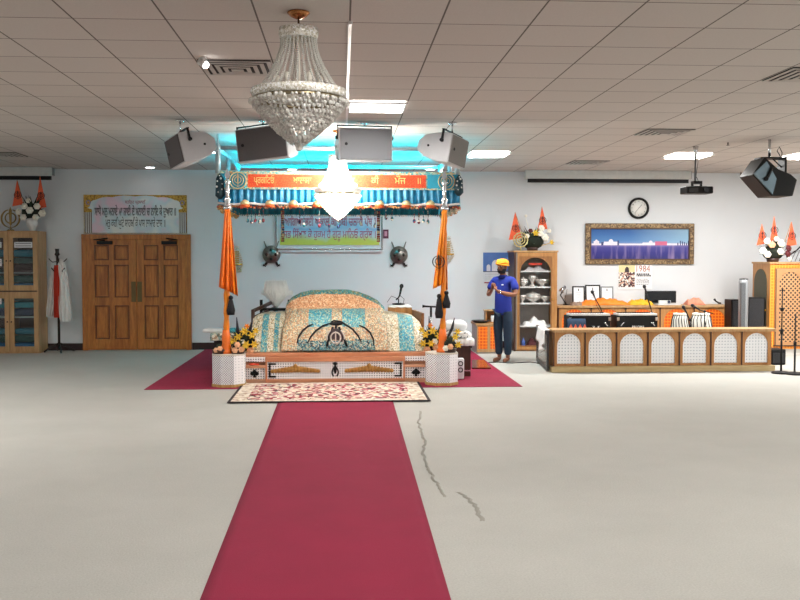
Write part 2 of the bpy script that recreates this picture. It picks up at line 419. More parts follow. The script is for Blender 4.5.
# ---- vents
def vent(px, py, label):
    d = ray(px, py); t_ = (CEIL-CAM[2])/d[2]; x, y = cell(math.floor((d[0]*t_-GX)/TILE), math.floor((d[1]*t_-GY)/TILE))
    th = thing('ceiling_vent', label, 'vent', (x+TILE/2, y+TILE/2, CEIL), group='square louvred ceiling vents')
    MB().box(-.29, .29, -.29, .29, -.004, -.001).done('backing', plain('vent_dark', '#2b2724', .8), th)
    for k in range(5):
        a = .29-k*.06; b = a-.034 if k < 4 else .005
        m = MB(); m.ringplate([(-a, -a), (a, -a), (a, a), (-a, a)], [(-b, -b), (b, -b), (b, b), (-b, b)], 0, .004)
        f = m.done('louvre', plain('vent_grey', '#b3aba4', .5), th); f.rotation_euler = (-PI/2, 0, 0); f.location = (0, 0, -.010-.004*k)
vent(238, 67, 'louvred ceiling vent left of the crystal chandelier'); vent(668, 131, 'louvred ceiling vent above the projector')
vent(588, 163, 'small-looking far ceiling vent near the long screen case'); vent(795, 71, 'ceiling vent cut by the right edge of the picture'); vent(20, 156, 'ceiling vent in the dim far left corner')
# ---- round downlights
for px, py, lab in ((150, 167, 'small round downlight above the double door'), (215, 152, 'round downlight beside the left canopy post'),
                    (292, 169, 'round downlight glowing within the cyan light over the canopy'), (430, 169, 'round downlight at the right end of the canopy')):
    d = ray(px, py); t_ = (CEIL-CAM[2])/d[2]; x, y = d[0]*t_, min(d[1]*t_, WALL-.25)
    th = thing('downlight', lab, 'downlight', (x, y, CEIL), group='round downlights')
    MB().lathe([(.10, -.012), (.105, -.001), (.08, -.001), (.08, -.012)], n=24, ring=True).done('trim_ring', WHT, th)
    MB().lathe([(.0, -.011), (.08, -.011), (.08, -.004), (0, -.004)], n=24).done('lens', glow('downlight_glow', '#ffffff', 14.0), th)
    L = bpy.data.lights.new('down_lamp', 'SPOT'); L.energy = DOWN_POWER*4; L.spot_size = R(120); L.spot_blend = .6; L.shadow_soft_size = .08
    lo = bpy.data.objects.new('down_lamp', L); COL.objects.link(lo); lo.parent = th; lo.location = (0, 0, -.03)
# ---- adjustable spot beside the vent
d = ray(203, 64); t_ = (CEIL-.05-CAM[2])/d[2]
th = thing('ceiling_spotlight', 'small white ceiling spotlight at the corner of the near vent', 'spotlight', (d[0]*t_, d[1]*t_, CEIL))
MB().lathe([(.03, 0), (.03, -.012), (.008, -.012), (.008, -.03)], n=16).done('mount', WHT, th)
m = MB(); m.tube([(-.03, .0, -.03), (.02, -.02, -.06)], [.024, .032], 14); m.done('lamp_head', WHT, th)
MB().ball((.024, -.021, -.062), .026, 12, 8).done('bulb', glow('spot_bulb', '#ffffff', 12.0), th)
for px, py, lab in ((728, 144, 'tiny sprinkler head on the ceiling left of the black loudspeaker'), (706, 181, 'tiny sprinkler head high on the wall by the projector')):
    d = ray(px, py); t_ = (CEIL-.02-CAM[2])/d[2]; y = min(d[1]*t_, WALL-.15)
    m = MB(); m.cyl((0, 0, 0), (0, 0, -.03), .012, .008, 8); m.lathe([(.0, -.04), (.022, -.04), (.022, -.034), (0, -.03)], n=12)
    tag(m.done('sprinkler_head', plain('sprinkler_metal', '#4a4540', .4, .6)), lab, 'sprinkler', 'sprinkler heads', (d[0]*t_, y, CEIL))
# ================================================================ CARPETS
RED = plain('crimson_carpet', '#900f38', .95, var=.09, scale=3, bump=.3, bscale=200)
def flat(name, pts, z, m, label, cat, th=.006):
    mb = MB(); mb.prism(pts, z, z+th, 'z'); return tag(mb.done(name, m), label, cat)
a, b = fl(144, 390), fl(527, 390); yb = WALL-.03
flat('red_carpet', [(a[0], a[1]), (b[0], a[1]), (b[0], yb), (a[0], yb)], .001, RED, 'large square crimson carpet spread under the prayer platform up to the wall', 'carpet')
q = [fl(200, 600), fl(451, 600), fl(394, 405), fl(277, 405)]
def ext(p, q_, y): k = (y-p[1])/(q_[1]-p[1]); return (p[0]+(q_[0]-p[0])*k, y)
pts = [ext(q[0], q[3], 3.0), ext(q[1], q[2], 3.0), ext(q[1], q[2], 11.1), ext(q[0], q[3], 11.1)]
# runner with slight ruck folds
def runner():
    N, M_ = 120, 20; P = []
    for i in range(N+1):
        v = i/N; row = []
        y = pts[0][1]+(pts[3][1]-pts[0][1])*v
        xa = pts[0][0]+(pts[3][0]-pts[0][0])*v; xb = pts[1][0]+(pts[2][0]-pts[1][0])*v
        for j in range(M_+1):
            u = j/M_; x = xa+(xb-xa)*u; c = 0.0+.05*math.sin(y*2.1)
            z = .009+.007*math.exp(-((x-c)/.05)**2)*max(0, math.sin((y-4.6)*1.0))*(4.6 < y < 7.7) if 4.6 < y < 7.7 else .009
            z += .003*math.sin(3*x+2*y)*math.sin(1.7*y-x*4)
            row.append((x, y, z if 0 < j < M_ else .004))
        P.append(row)
    m = MB(); m.grid(P); return m.done('runner_carpet', RED, solid=.004)
tag(runner(), 'long crimson runner carpet leading up the middle of the hall', 'carpet')
RUGM = brocade('rug_floral', ['#e8d9c4', '#8c1a2e', '#eadfd0', '#d3b9a0', '#a02238', '#e4d2bd', '#3a1c22', '#c9868a'], 24, .9, sy=.8)
a, b, c = fl(227, 404), fl(432, 404), fl(247, 384.5)
rx0, rx1, ry0, ry1 = a[0], b[0], a[1], c[1]
m = MB(); m.prism([(rx0, ry0), (rx1, ry0), (rx1, ry1), (rx0, ry1)], 0, .008, 'z')
rug = m.done('floral_rug', plain('rug_edge', '#241216', .9)); tag(rug, 'cream and crimson floral rug with dark border laid before the platform', 'rug')
rug.location = (0, 0, .012)
e = .035; MB().box(rx0+e, rx1-e, ry0+e, ry1-e, .008, .011).done('border', brocade('rug_border', ['#e6d8c6', '#d7c2ac', '#b79a86', '#ece2d4'], 22, .9), rug)
e = .2; MB().box(rx0+e, rx1-e, ry0+e*.8, ry1-e*.8, .011, .013).done('field', RUGM, rug)
# creases pushed up in the beige carpet, their shade put into a darker colour
CREASE = plain('crease_shade', '#9c988e', .95, var=.12)
def crease(pxs, h, w, label):
    rnd = random.Random(3); P = []
    pts_ = [fl(*p) for p in pxs]; L = []
    for (x0, y0), (x1, y1) in zip(pts_, pts_[1:]):
        for k in range(6): L.append((x0+(x1-x0)*k/6+rnd.uniform(-.012, .012), y0+(y1-y0)*k/6))
    L.append(pts_[-1]); n = len(L)
    for i, (x, y) in enumerate(L):
        k = math.sin(PI*i/(n-1))**.5*rnd.uniform(.6, 1.1)
        P.append([(x+w*j/3, y+rnd.uniform(-.01, .01), h*k*math.cos(PI*j/6)**2) for j in range(-3, 4)])
    m = MB(); m.grid(P); return tag(m.done('carpet_crease', CREASE), label, 'carpet crease')
crease([(421, 411), (419, 423), (421, 433), (425, 442), (423, 452), (426, 467), (432, 476), (439, 487), (445, 497)], .018, .012, 'long wavy dark crease in the beige carpet right of the runner')
crease([(458, 492), (468, 498), (476, 508), (482, 521)], .010, .016, 'short faint curved crease in the beige carpet right of the long one')
# ================================================================ PRAYER PLATFORM
YS = 12.2                                    # front face of the platform
SALM = wood('salmon_wood', '#cf8f6a', '#b8734e', .4, (.12, 1, 1)); PINKW = wood('pale_pink_wood', '#dba98a', '#c08a66', .4, (.12, 1, 1))
SILV = lattice('silver_lattice', '#f2f0f2', '#5a5a66', .032, .55); SILD = lattice('silver_dots', '#ecebee', '#4a4a55', .03, .5, diag=True)
SILB = lattice('silver_plain', '#f3f2f4', '#a3a3ad', .036, .75)
def platform():
    x0, x1 = X(243, YS), X(427, YS); zt = Z(353, YS); xa, xb = X(265, YS), X(405, YS); D = 2.6; cx = (x0+x1)/2
    th = thing('prayer_platform', 'low wide prayer platform with silver lattice front and salmon wood edges', 'platform', (cx, YS, .007))
    W = (x1-x0)/2; c = xa-cx; d_ = xb-cx
    m = MB(); m.box(-W, W, .06, D, 0, zt-.05); m.done('body', PINKW, th)
    MB().box(-W-.02, W+.02, .02, D, zt-.05, zt).done('top_board', SALM, th, bevel=.006)
    m = MB(); zb = .055; zp = zt-.11
    m.box(c, d_, -.03, .06, zp, zt-.05).box(c, d_, -.03, .06, 0, zb).box(c, c+.025, -.028, .06, zb, zp).box(d_-.025, d_, -.028, .06, zb, zp)
    m.done('centre_frame', SALM, th, bevel=.004)
    MB().box(c+.02, d_-.02, -.005, .05, zb, zp).done('centre_panel', SILV, th)
    for s in (-1, 1):
        a, b = sorted((s*W, (c if s < 0 else d_)))
        MB().box(a, b, .0, .06, zb, zp-.08).done('side_panel', SILV, th)
        MB().box(a, b, .0, .06, zp, zt-.05).done('side_panel', SILV, th)
        MB().box(a, b, -.03, .06, zp-.08, zp-.045).done('side_rail', PINKW, th); MB().box(a, b, -.02, .06, 0, zb).done('side_rail', PINKW, th)
        ccx = (a+b)/2; zc = (zb+zp-.08)/2
        m = MB(); 
        for dx, dz in ((-.028, 0), (.028, 0), (0, .03)): m.lathe([(0, -.012), (.026, -.012), (.026, 0), (0, 0)], n=14)
        m.bm.clear()
        for dx, dz, r in ((-.03, 0, .026), (.03, 0, .026), (0, .026, .026)): m.ball((ccx+dx, -.004, zc+dz), (r, .008, r), 12, 6)
        m.prism([(ccx-.008, zc), (ccx+.008, zc), (ccx+.02, zc-.05), (ccx-.02, zc-.05)], -.01, .0)
        m.done('club_ornament', BLK, th)
        # gold scroll ornament
        gx = X(295 if s < 0 else 369, YS)-cx; gz = (zb+zp)/2-.02; rnd = random.Random(5); m = MB()
        for k in range(-7, 8):
            h = .1*(1-abs(k)/8)**.7
            m.ball((gx+k*.042, -.012, gz+h*.35), (.03, .014, .018+h*.3), 8, 5)
            m.tube([(gx+k*.042+.02*math.cos(a), -.016, gz+h*.5+.02*math.sin(a)) for a in (0, 1, 2, 3, 4)], .006, 5)
        m.ball((gx, -.014, gz+.07), (.03, .015, .035), 8, 6); m.done('gold_scroll', plain('antique_gold', '#c08f4e', .35, .7, var=.35, scale=45), th)
        # black corner brackets
        e = c+.045 if s < 0 else d_-.045
        for zz, up in ((zp-.02, -1), (zb+.02, 1)):
            m = MB(); m.box(e, e-s*.09, -.012, 0, zz, zz+up*.022).box(e, e-s*.022, -.0125, 0, zz, zz+up*.09).done('corner_bracket', BLK, th)
    kx = X(335, YS)-cx; m = MB()
    for q in (-1, 1):
        m.tube([(kx+q*(.02+.022*math.sin(v*5)), -.01, zb+.03+v*.17) for v in [i/12 for i in range(13)]], .011, 6)
    m.ball((kx, -.01, (zb+zp)/2), (.02, .01, .05), 8, 6); m.ball((kx, -.01, zp-.03), (.03, .01, .02), 8, 6)
    m.done('centre_ornament', BLK, th)
    return zt+.007
ZT = platform()
# pedestals
def pedestal(pxc, label):
    Y = 11.85; x = X(pxc, Y); h = Z(354, Y)
    th = thing('octagonal_pedestal', label, 'pedestal', (x, Y+.17, .007), group='octagonal silver pedestals')
    r = .218
    MB().lathe([(r*.99, 0), (r*1.04, .0), (r*1.04, .035), (r*.99, .035)], n=8, smooth=False, rot0=PI/8).done('base', wood('gold_wood', '#d0b070', '#b08a4a'), th)
    for k in range(8):
        a0, a1 = PI/8+k*PI/4, PI/8+(k+1)*PI/4
        m = MB(); A = [(r*math.cos(a0), r*math.sin(a0)), (r*math.cos(a1), r*math.sin(a1))]
        B = [(p[0]*.9, p[1]*.9) for p in A]
        m.prism([A[0], A[1], B[1], B[0]], .035, h-.02, 'z'); m.done('side_panel', SILD if k in (4, 5) else SILV if k % 2 else SILB, th)
    MB().lathe([(0, h-.02), (r*1.01, h-.02), (r*1.01, h), (0, h)], n=8, smooth=False, rot0=PI/8).done('top_board', plain('pedestal_top', '#d8d0c4', .4), th)
    return x, Y+.17, h+.007
PL = pedestal(227, 'silver lattice octagonal pedestal under the left orange flagpole'); PR = pedestal(443, 'silver lattice octagonal pedestal under the right orange flagpole')
MB_ = MB(); MB_.ball((0, 0, .015), (.05, .02, .015), 8, 5); MB_.ball((.06, .005, .013), (.035, .02, .013), 8, 5)
tag(MB_.done('red_cloth', RED_OR), 'small folded red cloth lying on the ledge of the platform by the left pedestal', 'cloth', loc=(X(252, YS), YS-.012, .007+Z(353, YS)-.11-.045))
# ---- cloths over the scripture bed
CLOTH = ['#efe3cc', '#d9b999', '#f3ecdc', '#5fb0b8', '#e3cba8', '#c99b7c', '#f5efe2', '#a9c7bf']
BASE_M = brocade('cream_brocade', ['#ddd2b8', '#bfa684', '#e6dec9', '#cdb890', '#7f8468', '#e9e2cf', '#b99a76', '#dfd2b6'], 85, .6)
STRIP_M = brocade('turquoise_brocade', ['#3a9fb0', '#2a86a0', '#6fb5b8', '#b9c4ac', '#2a7a90', '#8a9a80'], 85, .55)
CAP_M = brocade('green_teal_brocade', ['#2f8f94', '#6f8f74', '#1f6d78', '#b9b08a', '#3f9ba4', '#84795a'], 85, .6)
BAND_M = brocade('salmon_brocade', ['#d99a6e', '#e8b58c', '#c67f55', '#efcfa8', '#b9805c', '#e0a47a'], 85, .6)
CEN_M = brocade('peach_brocade', ['#d6b890', '#bd8763', '#dcc8a6', '#ab7654', '#87947e', '#e0cda8', '#c4966e', '#8f9f96'], 85, .6)
DARK_M = brocade('dark_teal_brocade', ['#3f6f7c', '#8fa89c', '#26454f', '#c6b79a', '#4f8f9a', '#2b2f36'], 85, .6)
def interp(L, x):
    if x <= L[0][0]: return L[0][1]
    for (a, b), (c, d) in zip(L, L[1:]):
        if x <= c: return b+(d-b)*(x-a)/(c-a)
    return L[-1][1]
# mattress block under the cloths
bx0, bx1 = X(262, 13), X(412, 13)
tag(MB().box(bx0, bx1, 12.88, 14.15, ZT+.002, .74).done('scripture_bed', WD, bevel=.02), 'wooden bed under the patterned cloths on the platform', 'bed')
YR = 13.0
sil = [(246, 338), (249, 325), (254, 317), (259, 314), (285, 313), (390, 313), (413, 316), (419, 321), (423, 330), (425, 340)]
S1 = [(X(p, YR, q), Z(q, YR, p)) for p, q in sil]
def drape_base():
    N = 120; x0, x1 = X(246, YR), X(425, YR); P = []
    prof = [(-.64, 0), (-.6, .10), (-.52, .3), (-.42, .52), (-.32, .72), (-.22, .88), (-.1, .97), (0, 1.0), (.3, 1.0), (.65, .98), (.9, .96), (1.0, .7), (1.06, .3), (1.1, 0)]
    prof = [p for i in range(len(prof)-1) for p in [(prof[i][0]+(prof[i+1][0]-prof[i][0])*k/3, prof[i][1]+(prof[i+1][1]-prof[i][1])*k/3) for k in range(3)]]+[prof[-1]]
    for i, (dy, f) in enumerate(prof):
        row = []
        for j in range(N+1):
            x = x0+(x1-x0)*j/N; h = interp(S1, x)-ZT-.01
            e = .014*math.sin(x*26+f*3)*(1-f)+.008*math.sin(x*61)*(1-f)
            row.append((x, YR+dy*(1-.0*f)+e-(.02 if i == 0 else 0), ZT+.008+h*f+.004*math.sin(x*9+dy*12)*f))
        P.append(row)
    m = MB(); V_ = m.grid(P); L = [(X(a, YR), X(b, YR)) for a, b in ((264, 270), (276, 281), (397, 411))]
    m.bm.faces.ensure_lookup_table()
    for f in m.bm.faces:
        c = f.calc_center_median()
        if any(a < c.x < b for a, b in L) and c.y < YR+.1: f.material_index = 1
    return m.done('bed_drape', [BASE_M, STRIP_M], solid=.006)
tag(drape_base(), 'wide cream patterned drape with turquoise stripes over the scripture bed', 'cloth')
sil2 = [(285, 312), (287, 303), (292, 297), (300, 293), (311, 290.6), (330, 289.8), (348, 290), (359, 292), (369, 296), (378, 301), (384, 307), (385, 312)]
YC2 = 13.15
S2 = [(X(p, YC2, q), Z(q, YC2, p)) for p, q in sil2]
def drape_top():
    N = 100; x0, x1 = S2[0][0], S2[-1][0]; P = []; F = []
    prof = [(-.85, 0), (-.835, .08), (-.80, .2), (-.75, .33), (-.69, .46), (-.60, .58), (-.48, .66), (-.3, .72), (-.2, .82), (-.1, .93), (0, 1.0), (.2, 1.0), (.5, .96), (.75, .85), (.86, .7)]
    prof = [p for i in range(len(prof)-1) for p in [(prof[i][0]+(prof[i+1][0]-prof[i][0])*k/4, prof[i][1]+(prof[i+1][1]-prof[i][1])*k/4) for k in range(4)]]+[prof[-1]]
    for i, (dy, f) in enumerate(prof):
        row = []
        for j in range(N+1):
            x = x0+(x1-x0)*j/N; h = interp(S2, x)-ZT-.02
            e = .01*math.sin(x*21+f*3)*(1-f)
            row.append((x, YC2+dy+e-.02, ZT+.02+h*f+.003*math.sin(x*13+dy*9)*f))
        P.append(row)
    m = MB(); m.grid(P)
    tq = [(X(308.5, 12.6), X(332, 12.6)), (X(342, 12.6), X(365.5, 12.6))]; z1, z2, z3 = Z(326, 12.5), Z(309, 12.6), Z(298.5, 13.0)
    zb = Z(339, 12.4); tb = (X(297, 12.4), X(375, 12.4))
    for f in m.bm.faces:
        c = f.calc_center_median()
        if c.y > YC2-.12: f.material_index = 2
        elif c.z > z2-.0: f.material_index = 3
        elif c.z > z1 and any(a < c.x < b for a, b in tq): f.material_index = 1
        elif c.z < zb and tb[0] < c.x < tb[1]: f.material_index = 4
    o = m.done('scripture_cloth', [CEN_M, STRIP_M, CAP_M, BAND_M, DARK_M], solid=.006)
    tag(o, 'domed peach and teal brocade cloth with a large black khanda emblem over the scripture', 'cloth')
    # embroidered emblem following the slope of the front of the cloth
    PR_ = [(YC2+dy, f) for dy, f in prof]
    def on(px, py):
        x, z = at(px, py, 12.45)
        h = interp(S2, x)-ZT-.02; f = (z-ZT-.02)/h
        y = None
        for (ya, fa), (yb_, fb) in zip(PR_, PR_[1:]):
            if fa <= f <= fb+1e-9: y = ya+(yb_-ya)*(f-fa)/max(1e-6, fb-fa); break
        if y is None: y = PR_[0][0]
        return x, y-.035, z
    m = MB()
    for P_ in ([(297.5, 342), (299, 336), (303, 330), (308, 326), (313, 324)], [(308, 342), (311, 336), (316, 330), (323, 325.5), (330, 323)],
               [(373.5, 344), (373, 338), (370, 332), (365, 327.5), (359, 325)], [(361, 341), (358, 335), (353, 329), (347, 325), (341, 321.5), (334, 320.5), (331, 322)]):
        m.tube([on(*p) for p in P_], [.006]+[.012]*(len(P_)-2)+[.006], 6)
    for P_ in ([(336, 325), (336, 333)], [(333, 327), (329, 336), (327, 345)], [(339, 327), (343, 336), (347, 345)]): m.tube([on(*p) for p in P_], .016, 6)
    p = on(336, 323.5); m.ball(p, (.09, .012, .025), 12, 6)
    m.done('black_embroidery', BKC, o)
    m = MB(); c = on(335.7, 337); m.tube([(c[0]+.065*math.cos(a), c[1]-.012, c[2]+.072*math.sin(a)) for a in [2*PI*k/20 for k in range(21)]], .011, 6)
    for q in (-1, 1): m.tube([(c[0]+q*(.07+.045*math.sin(v*PI)), c[1]-.012, c[2]+.10-.2*v) for v in [i/8 for i in range(9)]], .011, 6)
    m.bx((c[0], c[1]-.012, c[2]), (.016, .012, .17)); m.done('silver_embroidery', plain('silver_thread', '#cfc3bb', .5, .2), o)
    m = MB(); m.prism([(c[0]+.1*math.cos(a), c[2]+.12*math.sin(a)) for a in [2*PI*k/20 for k in range(20)]], c[1]-.004, c[1]+.05); m.done('dark_backing', plain('plum_backing', '#4a3a3e', .7), o)
drape_top()
# wooden rail behind the bed
def rail():
    th = thing('bed_railing', 'brown wooden low railing showing behind the drapes of the bed', 'railing', (0, 0, 0))
    for P_, Ya, Yb, w in (([(252, 318), (262, 309), (285, 300)], 12.95, 13.9, .09),):
        a = at(253, 311, 12.95); b = at(275, 301, 13.9)
        for T, r_ in (([(a[0], 12.95, a[1]), (b[0], 13.9, b[1])], .026), ([(a[0], 12.95, a[1]-.09), (b[0], 13.9, b[1]-.09)], .018), ([(a[0], 12.95, ZT), (a[0], 12.95, a[1]+.02)], .028), ([(b[0], 13.9, ZT), (b[0], 13.9, b[1]+.02)], .028)):
            MB().tube(T, r_, 6).done('side_rail', DKW, th)
    m = MB(); a = at(388, 312, 13.95); b = at(412, 311, 13.95); c = at(421, 322, 13.1)
    m.box(a[0], b[0], 13.95, 14.0, .42, a[1]+.07); m.done('back_board', WD, th)
    m = MB(); v = [(b[0], 14.0), (b[0]+.04, 14.0), (c[0]+.04, 13.05), (c[0], 13.05)]
    m.prism([(p[0], p[1]) for p in v], .42, Z(308, 13.9)-.03, 'z'); m.done('side_board', wood('mid_wood', '#8a5a34', '#6a4226'), th)
rail()
def white_pad():
    a, b = X(388, 13.3), X(411, 13.3); m = MB(); N = 16; P = []
    for i in range(N+1):
        v = i/N; row = []
        for j in range(N+1):
            u = j/N; r = max(abs(u-.5), abs(v-.5))*2
            row.append((a+(b-a)*u, 13.08+.42*v, .955-.12*max(0, r-.8)*4*.2+.004*math.sin(20*u+9*v)))
        P.append(row)
    m.grid(P); return tag(m.done('white_napkin', WCL, solid=.01), 'white cloth folded on the right end of the bed under the microphone', 'cloth')
ZPAD = .97
white_pad().location = (0, 0, .012)
# ---- microphone on a desk stand
def mic(mb, p, d, L=.14, r=.017):
    p = Vector(p); d = Vector(d).normalized()
    mb.tube([p, p+d*L*.7], [r*.6, r*.9], 10); mb.ball(p+d*(L*.85), (r*1.5, r*1.5, r*1.7), 10, 8, rot=d.to_track_quat('Z', 'Y').to_euler())
def table_mic():
    Y = 13.25; x = X(398.5, Y)
    th = thing('desk_microphone', 'black microphone on a short round-based stand on the bed', 'microphone', (x, Y, .975))
    MB().lathe([(0, 0), (.09, 0), (.09, .015), (.03, .022), (0, .022)], n=24).done('base', BLK, th)
    zt = Z(299, Y)-.975; MB().cyl((0, 0, .02), (0, 0, zt), .008).done('pole', BLK, th)
    m = MB(); e = (X(402, Y)-x, 0, Z(285.5, Y)-.975); a = (X(396, Y)-x, -.03, zt-.01)
    m.tube([a, (0, 0, zt+.02), (.02, 0, zt+.06)], .01, 6); mic(m, (.015, 0, zt+.04), (.02, 0, .1), .17, .02); m.done('microphone', BLK, th)
    m = MB(); m.tube([(.02, 0, zt+.05), (.08, 0, zt), (.06, .0, zt-.1), (.03, 0, zt-.05)], .004, 5); m.tube([(0, 0, zt), (-.1, .01, .12), (-.16, .02, .03)], .004, 5); m.done('cable', BLK, th)
table_mic()
# ---- fly whisk (chaur) and cloth
def whisk():
    Y = 13.75; x = X(276, Y); z0 = ZT
    th = thing('fly_whisk', 'white feathery fly whisk standing upright behind the left end of the bed', 'fly whisk', (x, Y, z0))
    zb = Z(303, Y)-z0; zt = Z(280, Y)-z0; m = MB(); rnd = random.Random(2)
    m.ball((0, 0, (zb+zt)/2), (.16, .10, (zt-zb)/2*.95), 18, 12)
    for k in range(240):
        a = rnd.uniform(0, 2*PI); q = rnd.uniform(.5, 1); r = .19*q
        m.tube([(.03*math.cos(a), .03*math.sin(a), zb-.04), (r*math.cos(a), r*.7*math.sin(a), zb+(zt-zb)*.45), (r*.8*math.cos(a), r*.6*math.sin(a), zb+(zt-zb)*rnd.uniform(.8, 1.02))], [.006, .008, .003], 4, False)
    m.done('whisk_hair', plain('whisk_white', '#f4f5f2', .7, var=.05), th)
    MB().cyl((0, 0, .0), (0, 0, zb-.02), .02, .03).done('handle', CHR, th)
    y = 13.6; m = MB(); L = [(X(p, y, q)-x, 0, Z(q, y, p)-z0) for p, q in ((260, 296), (262, 291), (290, 290), (292, 298), (286, 303), (265, 303))]
    tw = MB(); rows = []
    for i in range(7):
        v = i/6; row = []
        for j in range(17):
            u = j/16; xx = L[0][0]+(L[3][0]-L[0][0])*u
            row.append((xx, y-.03*math.sin(u*PI)+.008*math.sin(u*25), zb+.22-.04*abs(u-.5)*2-v*(.13-.07*abs(2*u-1))))
        rows.append(row)
    tw.grid(rows); t_ = tag(tw.done('white_scarf', WCL, solid=.012), 'small white scarf draped behind the fly whisk', 'cloth', loc=(x, .22, z0))
    st = thing('whisk_stand', 'black square-legged stand that carries the fly whisk', 'stand', (x, 13.75, z0))
    for sx in (-1, 1):
        MB().box(sx*.20-.02, sx*.20+.02, -.18, -.14, 0, zb+.06).done('leg', BLK, st)
    MB().box(-.22, .22, -.18, -.12, zb-.10, zb-.06).done('crossbar', BLK, st)
    MB().box(-.22, -.16, -.12, .3, zb-.10, zb-.06).done('crossbar', BLK, st)
whisk()
# ================================================================ FLAGPOLES
SATIN = plain('orange_satin', '#f08a1c', .35, var=.14, scale=10); SATR = plain('deep_orange_satin', '#ee7016', .4, var=.14, scale=10)
def flagpole(P, px_top, px_bot, side, label):
    x0, y0, z0 = P; xt = X(px_top, y0); 
    th = thing('flagpole', label, 'flagpole', (x0, y0-.02, z0), group='orange wrapped flagpoles')
    zt = Z(207, y0)-z0; lean = X(px_top, y0)-X(px_bot, y0); bx = X(px_bot, y0)-x0
    def c(z): return bx+lean*z/zt
    m = MB(); N = 30
    m.lathe([(.08, 0), (.078, .03), (.055, .05), (.065, .09), (.05, .13), (.055, .2), (.042, .3)], c=(bx, 0, 0), n=16, smooth=True); m.done('base_wrap', SATR, th)
    pts = [(c(.1+(zt-.1)*i/N), 0, .1+(zt-.1)*i/N) for i in range(N+1)]
    MB().tube(pts, [.036+.006*math.sin(i*1.9) for i in range(N+1)], 10).done('wrapped_pole', SATIN, th)
    # finial: chrome sleeve, ball and spear
    m = MB(); h0 = zt-.02; xx = c(zt)
    m.lathe([(.02, 0), (.05, .03), (.035, .07), (.05, .1), (.03, .14), (.028, .3), (.045, .33), (.02, .37)], c=(xx, 0, h0), n=14)
    m.ball((xx, 0, h0+.0), (.06, .06, .045), 12, 8); m.done('finial_sleeve', CHR, th)
    m = MB(); m.prism([(xx-.012, h0+.36), (xx+.012, h0+.36), (xx+.035, h0+.41), (xx, h0+.5), (xx-.035, h0+.41)], -.008, .008); m.done('spear_head', CHR, th)
    # hanging flag : pleated triangle of cloth
    def flag(xa, xb, zl, yo, mat, za=.0, nm='flag', ph=0):
        rows = []; n = 16
        for i in range(n+1):
            v = i/n; row = []
            for j in range(25):
                u = j/24; w0, w1 = (-.02, .02)
                xl = c(zt)+(-.03)*(1-v)+(xa)*v; xr = c(zt)+.03*(1-v)+xb*v
                zz = zt-.04-za-(zt-.04-za-(zl+.07*(1-u if side < 0 else u)))*v
                row.append((xl+(xr-xl)*u, yo+.03*v*math.sin(u*PI*5+ph)+.01, zz))
            rows.append(row)
        m = MB(); m.grid(rows); return m.done(nm, mat, th, solid=.005)
    w = 1/79.
    if side < 0:
        f = flag(-9*w, 4*w, Z(292, y0)-z0, -.06, SATR, ph=.5); f2 = flag(-1*w, 9.5*w, Z(296, y0)-z0, .05, SATIN, ph=1.2)
    else:
        f = flag(-12*w, -1*w, Z(289, y0)-z0, -.06, SATIN, ph=.4); f2 = flag(-2*w, 4*w, Z(295, y0)-z0, .05, SATIN, ph=1.3)
        m = MB(); cx_, cz = X(437.5, y0)-x0, Z(262, y0)-z0; khanda(m, cx_, cz, .16, -.105, .004); m.done('khanda_print', BKC, f)
    def tassel(px, pa, pb, yo):
        a = X(px, y0)-x0; z1, z2 = Z(pa, y0)-z0, Z(pb, y0)-z0; m = MB()
        m.tube([(a, yo, z1), (a, yo, z1-.05), (a, yo, z2+.06), (a, yo, z2)], [.012, .03, .055, .045], 10); m.ball((a, yo, z1), .03, 8, 6); m.done('black_tassel', BKC, th)
    if side < 0: tassel(231.5, 297, 314, -.05)
    else: tassel(438.5, 296, 318, -.05); tassel(446, 293, 308, -.03)
flagpole(PL, 228.5, 226, -1, 'orange satin flagpole with two hanging flags left of the platform'); flagpole(PR, 444, 442.5, 1, 'orange satin flagpole with black khanda print flag right of the platform')
